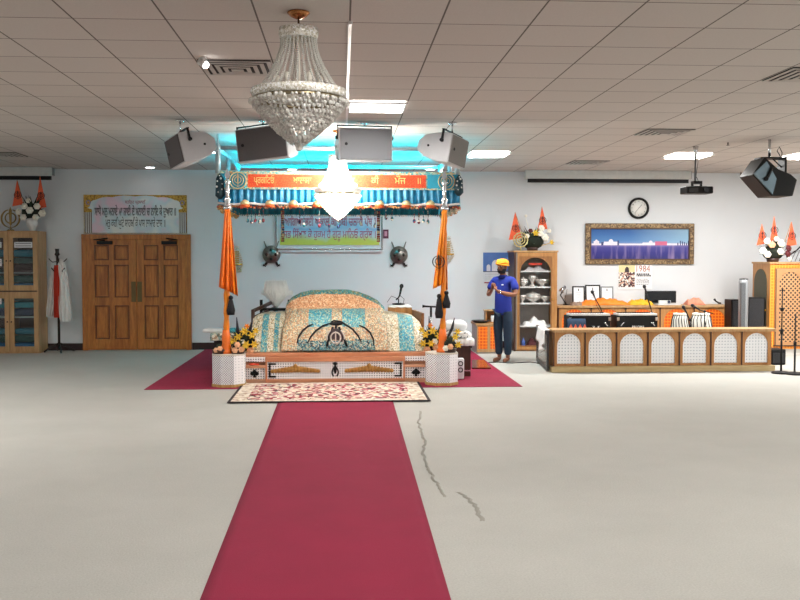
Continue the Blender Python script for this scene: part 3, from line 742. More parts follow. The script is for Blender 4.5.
# ================================================================ CANOPY
YC = 12.1; YCB = 14.4
def canopy():
    xa, xb = X(219, YC), X(459, YC); zt, zb = Z(172, YC), Z(190, YC); cx = (xa+xb)/2; W = (xb-xa)/2
    th = thing('hanging_canopy', 'large turquoise and orange canopy hanging over the scripture bed', 'canopy', (cx, YC, 0)); D = YCB-YC
    TB = brocade('canopy_border', ['#b9c8b4', '#5fb0b4', '#dcd8bc', '#2f98a8', '#9fb8a8', '#d0a46a'], 60)
    fv = MB().box(-W, W, -.02, .02, zb, zt).done('front_valance', TB, th)
    xo0, xo1 = X(249, YC)-cx, X(425.5, YC)-cx
    ORP = brocade('orange_brocade', ['#d6431f', '#dd5026', '#cc3816', '#dc6030', '#d6431f'], 90)
    MB().box(xo0, xo1, -.028, -.02, Z(188, YC), Z(175.3, YC)).done('orange_banner', ORP, fv)
    for e in (-1, 1):
        p0, p1 = (W*.985*e, (xo0-.02 if e < 0 else xo1+.02)); a, b = min(p0, p1), max(p0, p1)
        MB().box(a, b, -.027, -.02, Z(188.5, YC), Z(174.5, YC)).done('blue_corner_panel', plain('corner_blue', '#2297b6', .6, var=.15, scale=30), fv)
        ex = X(239 if e < 0 else 446, YC)-cx; m = MB(); khanda(m, ex, Z(181.5, YC), .15, -.035, .004, .006); 
        m.tube([(ex+.105*math.cos(q), -.032, Z(181.5, YC)+.105*math.sin(q)) for q in [PI*k/10 for k in range(21)]], .008, 6)
        m.done('emblem', plain('pale_gold_thread', '#d9c79a', .4, .4, var=.2, scale=60), fv)
    LT = plain('gold_lettering', '#f4d98a', .4, .2)
    for s, px, w in (('ਪ੍ਗਟਓਿ', 265, 20), ('ਖਾਲਸਾ', 303, 18), ('ਪਰਮਾਤਮ', 341, 28), ('ਕੀ', 375, 7.5), ('ਮੌਜ', 400, 11), ('॥', 440-7, 3)):
        if s == 'ਪ੍ਗਟਓਿ': s = 'ਪ੍ਰਗਿਟਓ'
        px = px if s != '॥' else 419
        o = text(s, 'lettering', .12, LT, fv, (X(px, YC)-cx, -.031, Z(181.3, YC)), .003, width=w/77.5)
    # front curtain : deep pleats
    def pleats(P0, P1, z0, z1, amp, per, m, mats=None, n=220, lift=lambda u: 0):
        P0, P1 = Vector(P0), Vector(P1); d = (P1-P0); L = d.length; d.normalize(); nrm = Vector((d.y, -d.x)); top, bot = [], []
        rows = []
        for i in range(5):
            v = i/4; row = []
            for j in range(n+1):
                u = j/n; s_ = u*L; o = amp*(.5+.5*v)*(math.sin(2*PI*s_/per)+.3*math.sin(2*PI*s_/per*2.3))
                p = P0+d*s_+nrm*o; row.append((p.x, p.y, z1+(z0-z1)*v+lift(u)*v))
            rows.append(row)
        m.grid(rows)
    m = MB(); pleats((-W, .01), (W, .01), Z(206, YC), zb+.005, .022, .085, m); m.done('front_curtain', plain('turquoise_satin', '#0f8cbc', .45, var=.35, scale=25), th)
    DT = plain('dark_teal_satin', '#1b8296', .5, var=.25, scale=25)
    # sides and back, a little longer, seen from below inside
    zlo = Z(214.5, YCB)
    for e in (-1, 1):
        m = MB(); pleats((e*W, .02), (e*W, D), zlo-.02, zb, .02, .12, m, n=120, lift=lambda u: -.0); m.done('side_curtain', DT, th)
        MB().box(e*W-.015, e*W+.015, .02, D, zb, zt).done('side_valance', TB, th)
        m = MB()
        for k in range(26): 
            y = .05+k*D/26; m.ball((e*W, y, zlo-.03+.03*math.sin(k*PI/3)), (.03, .05, .03), 6, 5)
        m.done('side_trim', brocade('side_trim_m', ['#c8a05c', '#c9743c', '#e6dcc2', '#27727c'], 30), th)
    m = MB(); pleats((-W, D), (W, D), zlo-.01, zb, .02, .1, m); m.done('back_curtain', DT, th)
    MB().box(-W, W, D-.015, D+.015, zb, zt).done('back_valance', TB, th)
    m = MB(); rnd = random.Random(9)
    for k in range(110): m.gem((-W+.02+k*(2*W-.04)/109, D-.03, zlo-.02), .014, .02)
    m.done('back_fringe', brocade('fringe_m', ['#e9e4d8', '#7fb8bf', '#d9b072', '#2b5f6a'], 30), th)
    MB().box(-W+.02, W-.02, .03, D-.03, zb+.03, zb+.04).done('roof_cloth', plain('roof_cyan', '#46b8cc', .7), th)
    # white swag and beaded trim, gold half domes
    m = MB(); zz = Z(205.5, YC)
    m.tube([(-W+2*W*k/120, -.035, zz+.012+.008*math.cos(k*PI/7.5)) for k in range(121)], .016, 6); m.done('white_piping', WCL, th)
    m = MB()
    for k in range(150):
        m.gem((-W+2*W*k/149, -.04+rnd.uniform(-.01, .01), zz-.025+rnd.uniform(-.012, .012)), .018, .022)
    m.done('bead_trim', brocade('bead_trim_m', ['#8a3a2a', '#c98a52', '#e3d4b0', '#3a2a34', '#c0504a', '#d9a060'], 25, .35), th)
    for px in (246, 270.5, 294, 318, 347, 379.5, 406, 430):
        x = X(px, YC)-cx
        MB().lathe([(.055, 0), (.058, .02), (.045, .045), (.02, .062), (0, .068)], c=(x, -.045, zz), n=14).done('dome', plain('pale_gold', '#e8d3a0', .3, .5, var=.15, scale=60), th)
        MB().lathe([(.03, -.035), (.06, -.025), (.06, -.002), (.03, 0)], c=(x, -.045, zz), n=14).done('dome_base', plain('dome_orange', '#d9622c', .4, .2), th)
    # hanging bead tassels
    def tass(px, y, za, zb_, n=3, sp=.05):
        x = X(px, YC+y)-cx
        for k in range(n):
            m = MB(); xx = x+(k-(n-1)/2)*sp; a, b = Z(za, YC+y), Z(zb_, YC+y)-.012*(k % 2)
            m.tube([(xx, y, a), (xx, y, b)], .003, 4)
            q = a
            while q > b+.03: m.gem((xx, y, q), .010, .014); q -= .035
            m.ball((xx, y, b), (.02, .02, .028), 8, 6); m.done('bead_tassel', brocade('tassel_m', ['#c43a4a', '#2b3a6a', '#e9e0cf', '#6a1f2c', '#2a8a92'], 30, .35), th)
    for a in ((256, .1, 206, 221, 5, .05), (312, .1, 208, 225, 2, .2), (334, .3, 208, 226, 2, .12), (375, .6, 208, 226, 1, .1), (389, .2, 208, 218, 2, .08), (421, .1, 206, 221, 4, .06), (300, .9, 210, 222, 1, .1), (361, .9, 210, 224, 1, .1)): tass(*a)
    for px in (283, 378.5):
        x = X(px, YCB-.1)-cx; m = MB(); z1, z2 = Z(212, YCB-.1), Z(243, YCB-.1); q = z1
        while q > z2: m.bx((x, D-.1, q), (.05, .012, .03)); q -= .034
        m.done('hanging_strip', brocade('strip_m', ['#8c4a2a', '#d9b072', '#2b2f4a', '#b04038'], 25), th)
    # dark corner tassels
    for px, e in ((221, -1), (458.5, 1)):
        x = X(px, YC-.05)-cx; m = MB(); a, b = Z(175, YC), Z(196 if e > 0 else 200, YC)
        m.tube([(x, -.06, a), (x, -.06, a-.06), (x, -.06, b+.04), (x, -.06, b)], [.012, .05, .06, .02], 10)
        m.done('corner_tassel', plain('deep_teal_cloth', '#0d3440', .7, var=.3), th)
        m = MB()
        for k in range(7): m.ball((x+.035*math.sin(k*2.7), -.112+.008*(k%2), a-.03-k*(a-b-.08)/7), .008+.006*((k*5)%3)/2, 8, 5)
        m.done('corner_beads', plain('pearl', '#e2dfdc', .25), th)
    # upper tube frame and hangers
    zr = Z(149, YC); m = MB(); r = .028
    TF = plain('frame_white', '#a9b6bc', .4, .3)
    for P_ in ([(-W, 0, zr), (W, 0, zr)], [(-W, D, zr), (W, D, zr)], [(-W, 0, zr), (-W, D, zr)], [(W, 0, zr), (W, D, zr)]): MB().tube(P_, r, 8).done('frame_tube', TF, th)
    for sx in (-1, 1):
        for y in (0, D):
            m = MB(); m.tube([(sx*(W-.03*(sx > 0)), y, zt-.03), (sx*W, y, zr+.03)], .034, 8).ball((sx*W, y, zr), .048, 10, 8); m.tube([(sx*W, y, zr), (sx*W, y, CEIL)], .012, 6); m.done('post', TF, th)
        m = MB(); m.tube([(sx*W, 1.1, zt), (sx*W, 1.1, zr)], .03, 8); m.done('post', TF, th)
    # cyan led strips facing the ceiling
    for y, e, tl in ((D-.12, 1.3, R(38)), (.5, .4, 0)):
        MB().box(-W+.1, W-.1, y-.02, y+.02, zt-.06, zt-.045).done('led_strip', glow('led_cyan', '#20e8f0', 6.0), th)
        L = bpy.data.lights.new('led_lamp', 'AREA'); L.shape = 'RECTANGLE'; L.size = 2*W-.2; L.size_y = .05; L.energy = LED_POWER*e; L.color = (.0, .74, 1.0)
        lo = bpy.data.objects.new('led_lamp', L); COL.objects.link(lo); lo.parent = th; lo.location = (0, y, zt-.03); lo.rotation_euler = (PI-tl, 0, 0)
canopy()
# ================================================================ CHANDELIERS
def crystal_mat(name, tr=.55, col='#f3f1ea'):
    t = NT(name); t.b.inputs['Base Color'].default_value = lin(col); t.b.inputs['Roughness'].default_value = .12
    t.b.inputs['Transmission Weight'].default_value = tr; t.b.inputs['IOR'].default_value = 1.45; t.b.inputs['Specular IOR Level'].default_value = .9
    return t.m
def chandelier(loc, label, W, H, lit):
    """W overall diameter, H overall height from the ceiling plate to the tip (loc = top, drop hangs below)"""
    cry = crystal_mat('crystal_lit' if lit else 'crystal', .5 if lit else .4)
    th = thing('chandelier', label, 'chandelier', loc, group='crystal basket chandeliers'); R_ = W/2
    drop = H[0]; h = H[1]
    MB().lathe([(0, 0), (.07, 0), (.075, -.008), (.05, -.03), (.015, -.045), (.0, -.045)], n=24).done('ceiling_plate', plain('brass', '#b87a4a', .25, .9), th)
    MB().cyl((0, 0, -.04), (0, 0, -drop-.02), .007).done('stem', plain('stem_bronze', '#5a4634', .4, .7), th)
    RIM = brocade('crystal_rim_lit' if lit else 'crystal_rim', ['#f2efe6', '#d9d4c6', '#ffffff', '#c2bba8', '#ebe6da'], 120, .2, .1)
    if lit: RIM = crystal_mat('crystal_rim_glass', .85); RIM.node_tree.nodes['Principled BSDF'].inputs['Roughness'].default_value = .6
    r1 = .41*R_; z1 = -drop; z2 = z1-.09*h
    MB().lathe([(r1*.8, z1), (r1, z1), (r1*1.03, z1-.045*h), (r1*.97, z2), (r1*.8, z2)], n=32, ring=True).done('crown_ring', RIM, th)
    z3 = z1-.51*h
    def prof(v): return r1*.88+(R_*.82-r1*.88)*(v**1.7)
    m = MB(); n = 28; k2 = 26
    for j in range(n):
        a = 2*PI*j/n
        for k in range(k2):
            v = k/(k2-1); r = prof(v); m.gem((r*math.cos(a), r*math.sin(a), z2+(z3-z2)*v), .0080*(1+.3*v), .0095)
    m.done('bead_strands', cry, th)['kind'] = 'stuff'
    MB().lathe([(R_*.8, z3), (R_, z3-.012), (R_*1.02, z3-.04*h), (R_*.98, z3-.085*h), (R_*.85, z3-.085*h)], n=48, ring=True).done('rim_ring', RIM, th)
    MB().lathe([(R_*.93, z3-.085*h), (R_*.95, z3-.1*h), (R_*.93, z3-.115*h), (R_*.9, z3-.1*h)], n=48, ring=True).done('gilt_band', plain('dull_gilt', '#8c7f62', .3, .7), th)
    m = MB(); z4 = z3-.12*h; zb = z1-h; rows = 12; rnd = random.Random(4)
    for i in range(rows):
        v = i/(rows-1); r = R_*.97*(1-v)**.85+.012; z = z4+(zb-z4)*(v**.9); nn = max(4, int(2*PI*r/.034))
        for j in range(nn):
            a = 2*PI*(j+.5*(i % 2)+rnd.uniform(-.25, .25))/nn
            q = .0145*(1+.2*math.sin(j*7)); m.ball((r*math.cos(a), r*math.sin(a), z+rnd.uniform(-.006, .006)), q, 6, 4)
            m.gem(((r-.008)*math.cos(a+.03), (r-.008)*math.sin(a+.03), z-.018), .008, .012)
    m.done('crystal_basket', cry, th)['kind'] = 'stuff'
    MB().ball((0, 0, zb-.018), .022, 10, 8).done('crystal_drop', cry, th)
    m = MB()
    for j in range(6):
        a = PI/3*j; p = (R_*.45*math.cos(a), R_*.45*math.sin(a)); m.cyl((p[0], p[1], z3-.04), (p[0], p[1], z3+.03), .012); m.ball((p[0], p[1], z3+.05), (.02, .02, .035), 8, 6)
    m.cyl((0, 0, z3-.05), (0, 0, z1), .01)
    if lit:
        for zz_, rr_, nn in ((z3+.02, .72, 16), (z3-.16*h, .7, 16), (z3-.26*h, .5, 12), (z3-.36*h, .3, 7), (z3+.15*h, .36, 8), (z3+.28*h, .28, 7), (z3+.40*h, .25, 6)):
            for j in range(nn): m.ball((R_*rr_*math.cos(2*PI*j/nn), R_*rr_*math.sin(2*PI*j/nn), zz_), (.028, .028, .036), 8, 6)
    m.done('bulbs', glow('bulb_glow', '#fffaf0', 60.0) if lit else plain('frosted_bulb', '#efe9dc', .3), th)
    if lit:
        for z, e in ((z1-.3*h, .6), (z3-.02, 1.0), (z4-.12*h, .9)):
            L = bpy.data.lights.new('chandelier_lamp', 'POINT'); L.energy = BULB_POWER*e; L.shadow_soft_size = .05; L.color = (1, .97, .9)
            lo = bpy.data.objects.new('chandelier_lamp', L); COL.objects.link(lo); lo.parent = th; lo.location = (0, 0, z)
    return th
d = ray(298.5, 12); t_ = (CEIL-CAM[2])/d[2]; yy = d[1]*t_
h1 = CEIL-Z(30, yy); h2 = Z(30, yy)-Z(146, yy)
chandelier((d[0]*t_, yy, CEIL), 'large unlit crystal chandelier hanging nearest, upper left of the picture centre', X(346, yy)-X(252, yy), (h1, h2), False)
yy = 11.65; chandelier((X(338.3, yy), yy, CEIL), 'smaller brightly lit crystal chandelier in front of the canopy', X(361.5, yy)-X(315.5, yy), (CEIL-Z(155.5, yy), Z(155.5, yy)-Z(219, yy)), True)
# ================================================================ LOUDSPEAKERS
GRL = lattice('speaker_grille_light', '#88898d', '#66676b', .012, .5, rough=.6); GRM = plain('speaker_grille_dark', '#565152', .7, var=.08, scale=80); GRD = plain('speaker_grille_mid', '#7e7a77', .7, var=.05, scale=80)
SPW = plain('speaker_shell', '#b9b9bb', .5, var=.03)
def speaker(px0, px1, py0, py1, Y, yaw, roll, grille, label, depth=.46, tilt=.0, w=.60, h=.375):
    px, py = (px0+px1)/2, (py0+py1)/2; x, z = at(px, py, Y)
    th = thing('loudspeaker', label, 'loudspeaker', (x, Y, z), group='ceiling loudspeakers over the canopy')
    rot = Matrix.Rotation(roll, 3, 'Y') @ Matrix.Rotation(yaw, 3, 'Z') @ Matrix.Rotation(tilt, 3, 'X')
    th.rotation_euler = rot.to_euler()
    a, b, c = w/2, h/2, depth
    # trapezoid cabinet, wide front narrow back, lying on its side
    m = MB(); P_ = [(0, -b), (0, b), (.13, b*1.02), (c*.8, b*.75), (c, b*.3), (c, -b*.35), (c*.8, -b*.75), (.13, -b*1.02)]
    A = [m.v((-a, p[0], p[1])) for p in P_]; B = [m.v((a, p[0], p[1])) for p in P_]; m.face(A, False); m.face(B[::-1], False)
    for i in range(8): m.face([A[(i+1) % 8], A[i], B[i], B[(i+1) % 8]], False)
    m.done('cabinet', SPW, th, bevel=.008)
    MB().box(-a+.012, a-.012, -.012, .004, -b+.012, b-.012).done('grille', grille, th, bevel=.006)
    m = MB(); 
    m.tube([(-a+.08, -.014, 0), (-a+.08, -.018, 0)], .018, 12); m.done('badge', BLK, th)
    m = MB(); m.box(-a-.014, a+.014, .10, .135, b+.03, b+.042).box(-a-.014, -a-.002, .105, .13, b*.4, b+.04).box(a+.002, a+.014, .105, .13, b*.4, b+.04); m.done('bracket', BLK, th)
    for s in (-1, 1):
        m = MB(); m.tube([(s*(a+.002), .118, b*.45), (s*(a+.03), .118, b*.45)], .02, 10); m.tube([(s*a, .28, 0), (s*(a+.008), .28, 0)], .014, 8); m.done('knob', BLK, th)
    # drop rod reaching the ceiling
    inv = rot.transposed(); up = inv @ Vector((0, 0, 1)); p = Vector((0, .12, b+.035)); L = (CEIL-z-(rot @ p).z)
    m = MB(); m.tube([p, p+up*max(.02, L-.002)], .012, 8); m.tube([p+up*(L-.02), p+up*L], .05, 12); m.done('ceiling_mount', CHR, th)
speaker(165, 184, 138, 165, 10.85, R(-60), R(-13), GRM, 'first grey loudspeaker from the left, angled away to the left', w=.46, h=.335, depth=.42)
speaker(237, 286, 127, 159.5, 10.75, R(-14), R(-6), GRM, 'second ceiling loudspeaker from the left, partly behind the big chandelier', w=.60)
speaker(338, 394, 127.5, 161, 10.85, R(7), R(0), GRL, 'third ceiling loudspeaker, facing forward above the lit chandelier', w=.62)
speaker(449, 468, 137, 166, 10.85, R(58), R(10), GRD, 'fourth grey loudspeaker on the right, angled away to the right', w=.46, h=.335, depth=.42)
# ================================================================ WALL THINGS
YW = WALL-.003
def frame_rect(m, x0, x1, z0, z1, w, y0, y1):
    m.ringplate([(x0, z0), (x1, z0), (x1, z1), (x0, z1)], [(x0+w, z0+w), (x1-w, z0+w), (x1-w, z1-w), (x0+w, z1-w)], y0, y1); return m
def rect(p0, q0, p1, q1, Y=YW):
    """pixel rectangle -> x0,x1,z0,z1 on the wall"""
    cx_, cy_ = (p0+p1)/2, (q0+q1)/2
    return X(p0, Y, cy_), X(p1, Y, cy_), Z(q1, Y, cx_), Z(q0, Y, cx_)
# ---- banner over the door
def door_banner():
    x0, x1, z0, z1 = rect(84, 195, 187, 233.5); cx_ = (x0+x1)/2; cz = (z0+z1)/2; w, h = x1-x0, z1-z0
    th = thing('door_banner', 'long scripture banner with black lettering above the double door', 'banner', (cx_, YW-.01, cz))
    MB().box(-w/2, w/2, -.008, .008, -h/2, h/2).done('banner_sheet', brocade('banner_gold', ['#b08a30', '#c79a3a', '#8c6a22', '#d0aa4a'], 60), th)
    # pale cusped field
    pts = [(-w*.42, -h*.49), (w*.42, -h*.49), (w*.42, h*.12), (w*.465, h*.16)]
    for k in range(25):
        u = k/24; a = PI*u; sc = .05*abs(math.sin(u*PI*6)); pts.append((w*.44*math.cos(a), h*(.2+(.26+sc*.6)*math.sin(a)**.6)))
    pts += [(-w*.465, h*.16), (-w*.42, h*.12)]
    t = NT('banner_field'); nz = t.n('ShaderNodeTexNoise', i_Scale=2.5); t.l(t.coord(), nz.inputs[0]); cr = t.n('ShaderNodeValToRGB')
    e = cr.color_ramp.elements; e[0].position = .38; e[0].color = lin('#e2c6d4'); e[1].position = .62; e[1].color = lin('#dfe3e0'); n_ = e.new(.5); n_.color = lin('#c3d6dc')
    t.l(nz.outputs[0], cr.inputs[0]); t.l(cr.outputs[0], t.b.inputs['Base Color'])
    MB().prism(pts, -.0095, -.008).done('pale_field', t.m, th)
    for s in (-1, 1):
        m = MB(); m.box(s*w*.42, s*w*.495, -.0098, -.0085, -h*.49, h*.05); m.done('column_field', plain('col_pale', '#c9c6c2', .6), th)
        for k in range(4):
            m = MB(); m.box(s*(w*.43+k*.036), s*(w*.43+k*.036)+.012, -.012, -.0098, -h*.49, h*.05); m.done('column', plain('col_brown', '#5a4038', .6), th)
        m = MB(); m.tube([(s*w*.455+.035*math.cos(a), -.012, h*.3+.035*math.sin(a)) for a in [PI*k/8 for k in range(17)]], .008, 5); m.done('rosette', plain('rosette', '#8c86b0', .6), th)
    K = plain('ink', '#15151b', .6); 
    text('ਸਾਧੋ ਮਨੁ ਮਨਾਏ ਮਾ ਜਾਈ ਦੇ ਮਨਾਈ ਚ ਨਾਇ ਕੇ ਦੁਆਰ ॥', 'lettering', .2, K, th, (0, -.0105, h*.06), .001, width=w*.79)
    text('ਮਤੁ ਕਹਿ ਘੁਟੇ ਸਾਹਬਿ ਕੇ ਪਾਸ ਲਾਮਾਰੇ ਦਾਸ ॥', 'lettering', .2, K, th, (0, -.0105, -h*.24), .001, width=w*.58)
    text('ਸਤਿਗੁਰ ਪ੍ਰਸਾਦਿ', 'lettering', .08, plain('ink_red', '#a02a4a', .6), th, (0, -.0105, h*.31), .001, width=w*.2)
door_banner()
# ---- banner behind the canopy
def canopy_banner():
    x0, x1, z0, z1 = rect(280, 198, 379, 245); cx_ = (x0+x1)/2; cz = (z0+z1)/2; w, h = x1-x0, z1-z0
    x0b, x1b, z0b, z1b = rect(276, 196, 382, 249.5)
    th = thing('white_wall_board', 'white framed board on the wall carrying the scripture banner behind the canopy', 'board', ((x0b+x1b)/2, YW, (z0b+z1b)/2)); W, H = (x1b-x0b)/2, (z1b-z0b)/2
    MB().box(-W, W, -.02, 0, -H, H).done('board', plain('board_white', '#dfe6ec', .4), th); frame_rect(MB(), -W-.01, W+.01, -H-.01, H+.01, .025, -.03, 0).done('frame', CHR, th)
    MB().box(-W, W, -.06, 0, -H-.045, -H-.015).done('tray', plain('tray_white', '#e6eaee', .4), th)
    th = thing('scripture_banner', 'pastel banner with two lines of magenta lettering behind the canopy', 'banner', (cx_, YW-.033, cz))
    t = NT('banner_pastel'); sp = t.n('ShaderNodeSeparateXYZ'); t.l(t.coord(), sp.inputs[0]); nz = t.n('ShaderNodeTexNoise', i_Scale=1.8, i_Distortion=.6); t.l(t.coord(), nz.inputs[0])
    f = t.math('ADD', t.math('MULTIPLY', sp.outputs[2], 1.1), t.math('MULTIPLY', nz.outputs[0], .5)); r_ = t.n('ShaderNodeMapRange'); r_.inputs[1].default_value = -.25; r_.inputs[2].default_value = .55; t.l(f, r_.inputs[0])
    cr = t.n('ShaderNodeValToRGB'); e = cr.color_ramp.elements; e[0].position = 0; e[0].color = lin('#c9cf52'); e[1].position = 1; e[1].color = lin('#e9dfe9')
    for p, c in ((.2, '#c6d05a'), (.34, '#c3dbe6'), (.5, '#86bce0'), (.62, '#cfe0ee'), (.8, '#dfe0ee')): n_ = e.new(p); n_.color = lin(c)
    t.l(r_.outputs[0], cr.inputs[0]); t.l(cr.outputs[0], t.b.inputs['Base Color'])
    MB().box(-w/2, w/2, -.006, .002, -h/2, h/2).done('banner_sheet', t.m, th)
    K = plain('ink_magenta', '#b0245e', .6)
    text('ਆਗਿਆ ਭਈ ਅਕਾਲ ਕੀ ਤਬੀ ਚਲਾਯੋ ਪੰਥ ।'.replace('ਗਿ', 'ਿਗ'), 'lettering', .2, K, th, (0, -.008, Z(222.5, YW)-cz), .002, width=w*.93)
    text('ਸਭ ਸਿੱਖਣ ਕੋ ਹੁਕਮ ਹੈ ਗੁਰੂ ਮਾਨਿਓ ਗ੍ਰੰਥ ।'.replace('ਸਿੱ', 'ਿਸੱ').replace('ਨਿ', 'ਿਨ'), 'lettering', .2, K, th, (0, -.008, Z(235, YW)-cz), .002, width=w*.93)
canopy_banner()
x0, x1, z0, z1 = rect(383, 229.5, 388.5, 238.5)
th = thing('small_wall_picture', 'tiny maroon picture on the wall right of the scripture banner', 'picture', ((x0+x1)/2, YW-.01, (z0+z1)/2)); w, h = (x1-x0)/2, (z1-z0)/2
MB().box(-w, w, -.008, .01, -h, h).done('frame', plain('maroon', '#5a1838', .5), th); MB().box(-w*.5, w*.5, -.011, -.008, -h*.5, h*.6).done('print', plain('pinkish', '#c98aa0', .6), th)
# ---- shields with crossed swords
def shield(px, py, label):
    x, z = at(px, py, YW); th = thing('shield', label, 'shield', (x, YW-.005, z), group='round steel shields with crossed swords')
    st = plain('old_steel', '#8d8a84', .3, .85, var=.45, scale=14); r = .158
    m = MB(); m.lathe([(r, 0), (r*1.02, .012), (r*.96, .03), (r*.75, .065), (r*.4, .09), (0, .1)], n=32); o = m.done('disc', st, th); o.rotation_euler = (PI/2, 0, 0); o.location = (0, -.015, 0)
    for a in range(4):
        q = PI/2*a+PI/4*0+PI/2; m = MB(); m.ball((.078*math.cos(q), -.095, .078*math.sin(q)), (.03, .018, .03), 12, 8); m.done('boss', plain('dark_steel', '#3a3733', .35, .8), th)
    for s in (-1, 1):
        m = MB(); pts = [(s*(-.17+.02*math.sin(v*PI)*0+.34*v), -.012, -.22+.44*v+.03*math.sin(v*PI)) for v in [i/12 for i in range(13)]]
        m.tube([(-s*.10, -.012, -.2), (0, -.012, 0), (s*.09, -.012, .13), (s*.13, -.012, .24)], [.012, .014, .016, .008], 6)
        sw = m.done('sword_blade', st, th); m = MB(); m.tube([(-s*.09, -.02, -.14), (-s*.12, -.03, -.19), (-s*.15, -.02, -.2)], .012, 6); m.tube([(-s*.15, -.02, -.17), (-s*.10, -.02, -.22)], .008, 6); m.done('sword_hilt', BLK, th)
shield(271.5, 254.5, 'round steel shield with crossed swords left of the scripture banner'); shield(398.8, 255, 'round steel shield with crossed swords right of the scripture banner')
# ---- crystal wall sconces
def sconce(px, py, label):
    x, z = at(px, py, YW); th = thing('wall_sconce', label, 'wall lamp', (x, YW-.01, z), group='crystal wall sconces'); cm = brocade('sconce_crystal', ['#d9cdb0', '#f2ead6', '#b9aa86', '#fffaf0'], 80, .25, .2)
    MB().box(-.04, .04, -.02, .005, -.12, .12).done('back_plate', GLD, th)
    m = MB(); rnd = random.Random(1)
    for i in range(9):
        v = i/8; r = .035+.075*v**1.3 if v < .99 else .1
        for j in range(12):
            a = PI+PI*j/11; m.gem((r*math.cos(a), -.02+r*math.sin(a)*.8, .2-.3*v), .012, .014)
    m.done('crystal_strands', cm, th)
    m = MB(); m.lathe([(.085, -.1), (.105, -.105), (.105, -.125), (.085, -.13)], c=(0, -.04, 0), n=20, ring=True); m.done('ring', GLD, th)
    m = MB()
    for i in range(5):
        r = .095*(1-i/5)**.8+.01
        for j in range(12): a = 2*PI*j/12; m.gem((r*math.cos(a), -.04+.8*r*math.sin(a), -.135-.025*i), .013, .015)
    m.done('crystal_basket', cm, th)
sconce(237, 258, 'crystal wall sconce mostly behind the left orange flag'); sconce(448, 248, 'crystal wall sconce just right of the right orange flag')
th = thing('thermostat', 'small beige thermostat on the wall right of the left flagpole', 'thermostat', (X(239.5, YW), YW-.012, Z(269.5, YW)))
MB().box(-.045, .045, -.02, .01, -.045, .045).done('cover', plain('beige_plastic', '#c3bd98', .5), th, bevel=.006); MB().box(-.025, .025, -.023, -.02, -.002, .02).done('display', BLK, th)
# ---- clock
x, z = at(638.3, 208.3, YW); th = thing('wall_clock', 'round black rimmed wall clock above the panoramic picture', 'clock', (x, YW, z)); r = .196
m = MB(); m.lathe([(r*.78, .018), (r*.8, .035), (r*.9, .05), (r, .03), (r*1.0, 0), (r*.78, 0)], n=48, ring=True); o = m.done('rim', BLK, th); o.rotation_euler = (PI/2, 0, 0)
o = MB().lathe([(0, .0), (r*.8, 0), (r*.8, .018), (0, .018)], n=48).done('face', plain('clock_face', '#f0efea', .5, var=.02), th); o.rotation_euler = (PI/2, 0, 0)
for k in range(12):
    a = PI/2-(k+1)*PI/6; text(str(k+1), 'numeral', .034, BLK, th, (r*.64*math.cos(a), -.0195, r*.64*math.sin(a)), .001)
for nm, a, L, w_ in (('hour_hand', R(48), .085, .008), ('minute_hand', R(230), .115, .006)):
    m = MB(); m.tube([(0, -.024, 0), (L*math.cos(a), -.024, L*math.sin(a))], w_/2, 5); m.done(nm, BLK, th)
